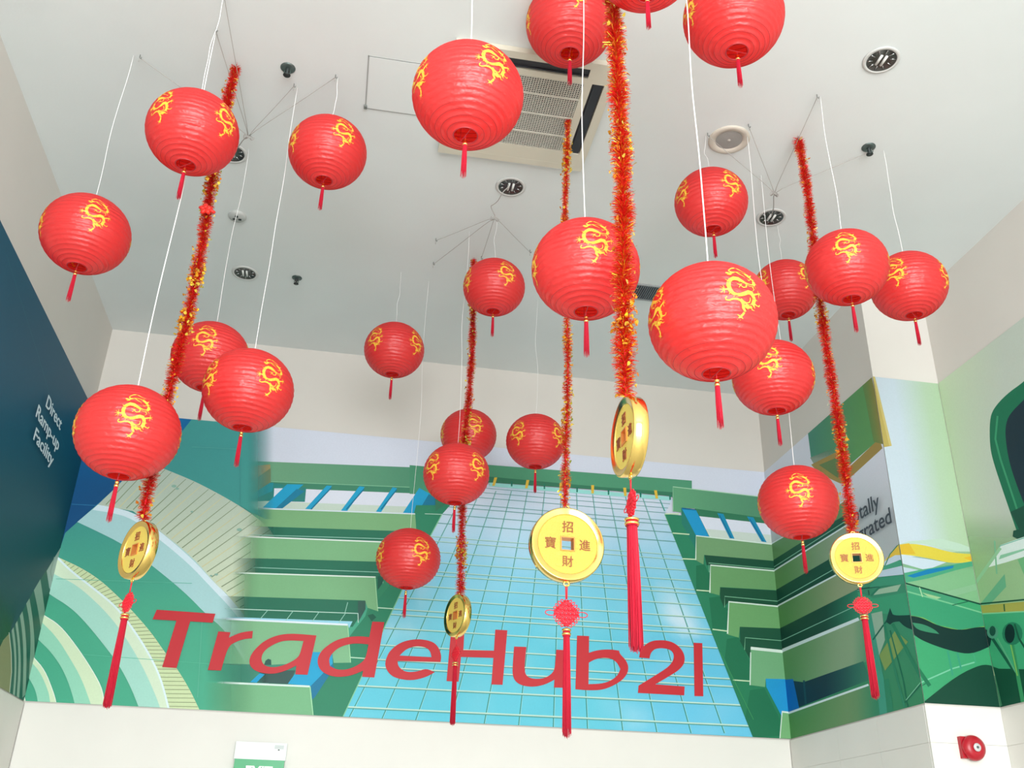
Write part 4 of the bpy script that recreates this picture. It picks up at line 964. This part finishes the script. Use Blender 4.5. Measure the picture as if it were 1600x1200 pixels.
def coin_parts(root):
    """unit-radius coin facing -Y, centre at the root"""
    T_ = Matrix.Rotation(radians(90), 4, 'X'); th = .17
    hs = .165
    # body: bevelled rim, both faces, with a square hole
    g = G(); seg = 64
    prof = [(.80, -th+.05), (.805, -th+.03), (.82, -th+.026), (.955, -th-.012), (.975, -th-.014), (.985, -th), (.99, -th+.02), (1, -th+.03), (1, th-.03), (.99, th-.02), (.985, th), (.975, th+.014), (.955, th+.012), (.82, th-.026), (.805, th-.03), (.80, th-.05)]
    g.lathe([(r, -z) for r, z in prof], seg, T_); body = g.obj('coin_rim', m_gold, root, True)
    for sgn in (1, -1):
        g = G(); z = sgn*(th-.05)
        ang = [2*pi*k/seg for k in range(seg)]
        def sq(a):
            c, s = cos(a), sin(a); k = hs/max(abs(c), abs(s)); return (c*k, s*k)
        for k in range(seg): g.v.append((.81*cos(ang[k]), -z, .81*sin(ang[k])))
        for k in range(seg): q = sq(ang[k]); g.v.append((q[0], -z, q[1]))
        for k in range(seg):
            k2 = (k+1) % seg; q = (k, k2, seg+k2, seg+k); g.f.append(q if sgn > 0 else tuple(reversed(q)))
        g.obj('coin_face', m_field, root)
    g = G(); e_ = hs+.03
    for sgn in (1, -1):
        z = -sgn*(th-.05); y0, y1 = sorted((z, z-sgn*.03))
        for a in ((-e_, -e_, e_, -hs), (-e_, hs, e_, e_), (-e_, -hs, -hs, hs), (hs, -hs, e_, hs)): g.box((a[0], y0, a[1]), (a[2], y1, a[3]))
    for a in ((-e_, -e_, e_, -hs), (-e_, hs, e_, e_), (-e_, -hs, -hs, hs), (hs, -hs, e_, hs)): g.box((a[0], -th+.05, a[1]), (a[2], th-.05, a[3]))
    g.obj('hole_surround', m_hole, root)
    for ch, x, z in (('招', 0, .47), ('進', .47, 0), ('財', 0, -.47), ('寶', -.47, 0)):
        o = bpy.data.objects.new('character', chars[ch]); COL.objects.link(o); o.parent = root; o.rotation_euler = (radians(90), 0, 0); o.location = (x, -th+.04, z); o.scale = (.74, .74, 1)
    # loops above and below
    for sz in (1, -1): 
        g = G(); g.tube([(.075*cos(a), 0, sz*1.04+.055*sin(a)) for a in [i*pi/8 for i in range(16)]], .026, 6, closed=True); g.obj('hanging_loop', m_gold, root, True)
def knot_mesh(g, zc, w_, h_):
    """woven diamond centre with loops round it, in the XZ plane"""
    n = 6
    for dr in (1, -1):
        for i in range(n):
            o_ = (i-(n-1)/2)/n*w_*.52
            pts = []
            for j in range(13):
                t = (j/12-.5)*w_*.58
                x = (t+o_)*.7071*1.25; z = dr*(t-o_)*.7071*1.25
                pts.append((x, .018*cos(j*pi*.5*1+i*pi)*dr, zc+z*h_/w_))
            g.tube(pts, w_*.046, 6)
    a = w_*.40
    for q in range(4):
        sx, sz = ((1, 1), (1, -1), (-1, 1), (-1, -1))[q]
        for j in range(4):
            t = (j+.5)/4; bx, bz = sx*a*(1-t)*.9+sx*.02, sz*a*t*.9+sz*.02
            nx, nz = sx*.7071, sz*.7071; ln = w_*(.17 if j in (0, 3) else .20)
            pts = []
            for k in range(12):
                aa = k/12*2*pi; u_ = ln*(.5-.5*cos(aa)); v_ = w_*.045*sin(aa)
                pts.append((bx+nx*u_-nz*v_*sx*sz, 0.012*(j % 2), zc+(bz+nz*u_+nx*v_*sx*sz)*h_/w_))
            g.tube(pts, w_*.017, 5, closed=True)
    for sx in (-1, 1):
        pts = [(sx*(a*.95+w_*.20*(1-cos(aa))), 0, zc+(w_*.09*sin(aa)-w_*.02)*h_/w_) for aa in [k/16*2*pi for k in range(16)]]
        g.tube(pts, w_*.017, 5, closed=True)
def pendant_parts(root, cord_l, knot_h, tas_l, tas_w):
    z = -1.08
    t = G().tube([(0.02, 0, z), (.012, 0, z-cord_l)], .016, 5).tube([(-.02, 0, z), (-.012, 0, z-cord_l)], .016, 5).obj('pendant_cord', m_str, root, True)
    zc = z-cord_l-knot_h/2; g = G(); knot_mesh(g, zc, .72, .72*knot_h/.70); g.obj('chinese_knot', m_str, root, True)
    zb = zc-knot_h/2-.04; g = G(); g.lathe([(.02, zb+.03), (tas_w*.8, zb), (tas_w*.95, zb-.10), (tas_w, zb-.19)], 16)
    skirt(g, tas_w*.72, tas_w*1.0, zb-.16, zb-.16-tas_l, 130, 11, .06); g.lathe([(tas_w*.75, zb-.1), (tas_w*.78, zb-tas_l*.5), (tas_w*.74, zb-.16-tas_l*.93), (.001, zb-.16-tas_l*.95)], 14)
    ts = g.obj('tassel', m_tas, root, True)
    for k in (0, 1): G().lathe([(tas_w*.9, zb-.0-.10*k), (tas_w*1.12, zb-.015-.10*k), (tas_w*1.12, zb-.055-.10*k), (tas_w*.9, zb-.07-.10*k)], 20, close=True).obj('gold_band', m_gold, ts, True)

m_tr = mat('red_tinsel', (.74, .016, .012), .42, metal=.45, srgb=False); m_tg = mat('gold_tinsel', (.95, .55, .06), .25, metal=.9, srgb=False)
m_foil = mat('gold_foil', (1.0, .74, .10), .14, metal=.8, srgb=False)
def tinsel(root, length, rad, n, seed, gold, foil, zt_=0, taper=1.0, clumps=()):
    rnd = random.Random(seed); gr, gg, gf = G(), G(), G()
    def path(t): return Vector((.010*sin(t*9+seed), .010*cos(t*7+seed), zt_-length*t))
    G().tube([path(i/40) for i in range(41)], .004, 5).obj('core_string', m_str, root)
    for i in range(n):
        t = rnd.random(); p = path(t); a = rnd.random()*2*pi; l = rad*(taper+(1-taper)*t)*rnd.uniform(.65, 1.15)*(.88+.12*sin(t*60+seed))
        dirv = Vector((cos(a), sin(a), rnd.uniform(-.35, .35))).normalized(); side = dirv.cross(Vector((0, 0, 1))).normalized(); tw = rnd.uniform(-1, 1)
        side = (side*cos(tw)+dirv.cross(side)*sin(tw))*.0013
        q = gg if rnd.random() < gold else gr; b = len(q.v); e1 = p+dirv*l*.5; e2 = p+dirv*l+Vector((0, 0, rnd.uniform(-.006, .004)))
        q.v += [tuple(p-side), tuple(p+side), tuple(e1+side), tuple(e1-side), tuple(e2+side*.5), tuple(e2-side*.5)]; q.f += [(b, b+1, b+2, b+3), (b+3, b+2, b+4, b+5)]
    for i in range(foil):
        t = rnd.random() if not clumps or rnd.random() < .45 else min(.995, max(0, rnd.choice(clumps)+rnd.gauss(0, .02)))
        p = path(t); a = rnd.random()*2*pi; l = rad*rnd.uniform(.6, 1.05); c = p+Vector((cos(a)*l, sin(a)*l, 0)); s_ = rnd.uniform(.005, .0115)
        u_ = Vector((rnd.gauss(0, 1), rnd.gauss(0, 1), rnd.gauss(0, 1))).normalized(); v_ = u_.orthogonal().normalized()
        b = len(gf.v); gf.v += [tuple(c+(u_*cos(k)+v_*sin(k))*s_*(1 if j % 2 else .75)) for j, k in enumerate([x_*pi/3 for x_ in range(6)])]; gf.f.append(tuple(range(b, b+6)))
    gr.obj('red_strands', m_tr, root, kind='stuff')
    if gg.v: gg.obj('gold_strands', m_tg, root, kind='stuff')
    if gf.v: gf.obj('foil_flakes', m_foil, root, kind='stuff')

# (coin centre px, height px, top px or None, facing turn from the camera, cord, knot, tassel length, garland radius, seed, taper, labels)
COINS = [
 ((216, 860), 92, (368, 108), -64, .36, .68, 2.75, .13, .040, 3, 1.0, .14, 'red and gold tinsel garland hanging on the left from the ceiling to a tilted coin', 'gold coin seen nearly edge-on at left, above the T of the red lettering'),
 ((715, 962), 66, (740, 405), -60, .34, .70, 2.55, .12, .037, 5, .9, .12, 'thin red tinsel garland left of centre ending in a small edge-on coin', 'small gold coin seen half edge-on in front of the H of the red lettering'),
 ((885, 852), 118, (882, 185), 15, .36, .72, 2.40, .105, .030, 8, .8, .30, 'thin tinsel garland from the air conditioner down to the big round coin', 'big round gold coin facing forward in front of the printed glass facade'),
 ((1338, 873), 81, (1243, 217), 12, .40, .66, 2.80, .14, .038, 13, 1.0, .15, 'red tinsel garland on the right ending in a forward-facing coin', 'round gold coin facing forward below the right tinsel, beside the dark wall lettering'),
 ((983, 683), 128, None, -72, .30, .66, 2.85, .155, .045, 21, 1.0, .30, 'thick bright red and gold tinsel garland nearest the viewer, running out of the frame', 'gold coin seen edge-on below the thick front tinsel, with long pink tassel'),
]
for (c, hpx, top, turn, cl, kh, tl_, tw_, gr_, seed, tap, gold, glab, clab) in COINS:
    d = ray(*c)
    if top:
        Hk = on_ceiling(*top, .02); lam = (Hk.x*d.x+Hk.y*d.y)/(d.x**2+d.y**2); P = EYEV+d*lam; R = hpx*(P-EYEV).dot(fw)/F/2; ztop = Hk.z
    else:
        R = .1275; P = EYEV+d*(2*R/hpx); ztop = ZC-.02
    root = tag(empty('gold_coin', P), clab, 'coin', 'hanging gold coins with red tassels')
    az = math.atan2(-d.y, -d.x)+radians(90)    # faces the viewer
    root.rotation_euler = (0, 0, az+radians(turn)); root.scale = (R, R, R)
    coin_parts(root); pendant_parts(root, cl, kh, tl_, tw_)
    gt = P.z+R*1.06
    ga = tag(empty('tinsel_garland', (P.x, P.y, ZC)), glab, 'garland', 'hanging tinsel garlands')
    ln = (ztop-gt)
    tinsel(ga, ln, gr_, int(4200*ln*(gr_/.036)), seed, gold, int((240 if seed != 8 else 280)*ln), zt_=-(ZC-ztop), taper=tap, clumps=((.3, .52, .62) if seed == 3 else (.35, .5, .8) if seed == 13 else (.1, .15, .5, .62, .8) if seed == 8 else (.15, .6, .9)))
    G().tube([(0, 0, 0), (0.0, 0, -(ZC-ztop)-.02)], .002, 5).obj('hanging_wire', m_wire, ga)
    if seed == 3:
        t_ = (ztop-0)
        q = on_y(334, 335, P.y); g = G(); z_ = q.z-ZC
        for k in range(5):
            a = k*2*pi/5+.4; g.tube([(0, -.035, z_), (.02*cos(a), -.04, z_+.02*sin(a)), (.034*cos(a), -.036, z_+.034*sin(a))], [.011, .014, .007], 8)
        g.tube([(.0, -.038, z_), (.03, -.04, z_-.006), (.048, -.038, z_-.016)], [.01, .01, .008], 8); g.obj('plastic_flower', mat('red_plastic', (.85, .03, .02), .3, srgb=False), ga, True)

# ------------------------------------------------------------------ exit sign and alarm bell
z1 = .1945*H+EYE; x0, x1 = -.1635*H, -.0745*H; zs = .165*H+EYE
ex = tag(empty('exit_sign', ((x0+x1)/2, D, z1-.2)), 'green EXIT sign with white top strip on the white wall at the bottom edge', 'sign')
cxs = (x0+x1)/2; hwx = (x1-x0)/2
G().box((-hwx, -.07, .2-.115), (hwx, 0, .2)).obj('housing', mat('sign_white', (226, 240, 238), .4), ex)
G().box((-hwx+.006, -.066, -.1), (hwx-.006, -.004, .086)).obj('green_panel', mat('sign_green', (30, 160, 100), .35), ex)
o = text_mesh('EXIT', mat('sign_letter', (240, 250, 244), .4), 'text', width=.185, height=.085, bold=.03); o.parent = ex; o.rotation_euler = (radians(90), 0, 0); o.location = (-.088, -.0675, -.045)
G().box((hwx-.085, -.0712, .160), (hwx-.02, -.0698, .186)).obj('maker_label', mat('label_grey', (196, 206, 206), .5), ex)
G().box((hwx-.06, -.0718, .150), (hwx-.048, -.0698, .158)).obj('test_button', mat('button_dark', (60, 64, 66), .5), ex)
p = on_y(1514, 1170, YF); bl = tag(empty('alarm_bell', (p.x, YF-.012, p.z)), 'round red fire alarm bell with white centre on the white pillar at bottom right', 'alarm bell')
m_red = mat('bell_red', (.42, .008, .02), .3, spec=.5, srgb=False); Tb = Matrix.Rotation(radians(90), 4, 'X')
G().box((-.075, -.03, -.06), (.0, 0, .065)).obj('back_box', m_red, bl)
G().lathe([(.001, .030), (.02, .072), (.045, .068), (.066, .056), (.074, .040), (.074, .026), (.070, .024)], 48, Tb).obj('gong', m_red, bl, True)
G().lathe([(.024, .0735), (.022, .077), (.001, .078)], 24, Tb).obj('centre_disc', mat('bell_white', (200, 200, 200), .5), bl, True)
G().lathe([(.008, .078), (.006, .083), (.001, .084)], 12, Tb).obj('screw', m_spr, bl, True)
